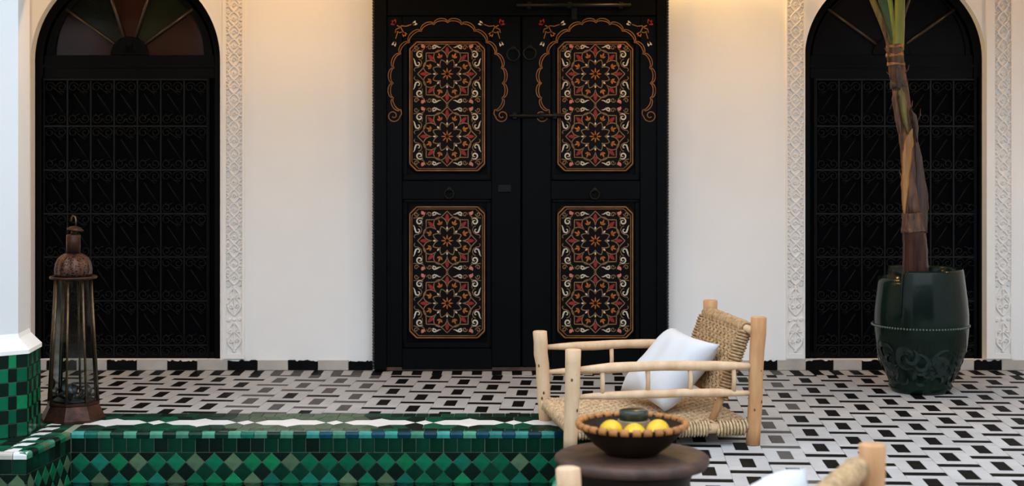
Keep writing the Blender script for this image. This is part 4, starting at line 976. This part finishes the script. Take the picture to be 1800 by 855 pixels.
def sheath(pts, m, nm, dy, bulge=.010, ang=0.0):      # a dry leaf base: a curved strip wrapped on the front of the stem
    vs = []; nn = 7
    rs = []
    for i in range(len(pts) - 1):
        for t in np.linspace(0, 1, 4)[:-1]: rs.append([a + (b - a) * t for a, b in zip(pts[i], pts[i + 1])])
    rs.append(list(pts[-1]))
    for (x, y, w_) in rs:
        c = at(x, y, TYD + dy); hw = w_ / 2 * TYD / F * random.uniform(.86, 1.14); c.x += random.uniform(-.0018, .0018)
        for j in range(nn): s = -1 + 2 * j / (nn - 1); vs.append((c.x + hw * s, c.y - bulge * (1 - s * s) + random.uniform(-.0006, .0006), c.z))
    m_ = MB().add(vs, [(i * nn + j, i * nn + j + 1, (i + 1) * nn + j + 1, (i + 1) * nn + j) for i in range(len(rs) - 1) for j in range(nn - 1)], 0, True)
    o = m_.build(nm, M[m], pp); md = o.modifiers.new('thick', 'SOLIDIFY'); md.thickness = .0035; return o
sheath([(1589, 376, 3), (1590, 350, 11), (1592, 310, 15), (1595, 270, 18), (1599, 245, 17), (1601, 232, 8), (1603, 226, 2)], 'sheath_tan', 'dry_sheath', -.036)
sheath([(1618, 410, 22), (1621, 370, 24), (1619, 330, 20), (1615, 290, 14), (1610, 250, 10), (1606, 215, 6), (1602, 190, 2)], 'sheath_dark', 'dry_sheath', -.028)
sheath([(1612, 250, 3), (1611, 225, 8), (1607, 205, 10), (1601, 194, 4)], 'sheath_dark', 'dry_sheath', -.042)
sheath([(1596, 235, 3), (1592, 215, 10), (1587, 185, 14), (1584, 165, 13), (1582, 152, 5)], 'stalk_olive', 'leaf_base', -.040)
sheath([(1574, 160, 4), (1572, 175, 10), (1578, 210, 9), (1582, 235, 4)], 'bark', 'dry_sheath', -.038)
sheath([(1580, 158, 6), (1582, 142, 15), (1580, 128, 13), (1578, 120, 4)], 'sheath_dark', 'leaf_scar', -.042)
sheath([(1563, 96, 3), (1558, 70, 6), (1553, 45, 5), (1548, 28, 2)], 'bark', 'dry_sheath', -.03)
for (x, y, dx_, dy_) in ((1562, 110, -7, -26), (1566, 140, -8, -14), (1569, 170, -5, 22), (1590, 130, 8, -16), (1612, 215, 6, -24), (1585, 330, -4, -30), (1588, 290, -5, 18), (1560, 66, -10, -22), (1597, 195, 7, -18), (1627, 380, 4, -28)):
    p = at(x, y, TYD - .02); q = at(x + dx_, y + dy_, TYD - .03)       # loose dry fibres
    MB().tube([p, p.lerp(q, .5) + Vector((.006, -.004, 0)), q], [.0035, .003, .0012], 5).build('fibre', M['bark'], pp)
def frond(pts, m, wds, nm='petiole', flat=.6):
    P_ = [Vector(p) for p in pts]; return MB().tube(P_, wds, 8, flat=flat).build(nm, M[m], pp)
def blade(p, q, up, wd, droop):
    p, q = Vector(p), Vector(q); d = q - p; sd = d.cross(Vector((0, 0, 1))); sd = sd.normalized() if sd.length > .01 else Vector((1, 0, 0)); vs = []; n = 14
    for i in range(n + 1):
        t = i / n; c = p + d * t + Vector((0, 0, -droop * t * t)); w_ = wd * math.sin(math.pi * min(1, t * .93 + .06)) ** .6
        for s in (-1, -.5, 0, .5, 1): vs.append(c + sd * w_ * s + Vector((0, 0, -.25 * w_ * abs(s) + .01 * math.sin(9 * t + s))))
    o = MB().add(vs, [(i * 5 + j, i * 5 + j + 1, (i + 1) * 5 + j + 1, (i + 1) * 5 + j) for i in range(n) for j in range(4)], 0, True).build('leaf_blade', M['leaf'], pp); return o
b0 = at(1574, 84, TYD)
for (pts, m, wr) in (([(1578, 88), (1581, 45), (1582, 0), (1584, -80)], 'stalk', (.030, .026, .024, .015)), ([(1568, 84), (1553, 45), (1534, 0), (1498, -80)], 'stalk_olive', (.018, .016, .015, .010)), ([(1572, 80), (1563, 40), (1553, 0), (1535, -90)], 'leaf', (.018, .024, .027, .012)), ([(1575, 82), (1570, 40), (1564, 0), (1580, -100)], 'stalk', (.012, .012, .013, .009))):
    P_ = [at(x, y, TYD - (.012 if m == 'stalk' else 0) - .03 * max(0, -y) / 80) for x, y in pts]
    fp, fw = [], []
    for i in range(3):
        for t in np.linspace(0, 1, 5)[:-1]: fp.append(P_[i].lerp(P_[i + 1], t)); fw.append(wr[i] + (wr[i + 1] - wr[i]) * t)
    fp.append(P_[-1]); fw.append(wr[-1]); frond(fp, m, fw)
    tipd = (P_[-1] - P_[-2]).normalized(); blade(P_[-1] - tipd * .02, P_[-1] + tipd * .75 + Vector((0, -.12, 0)), None, .13, .30)
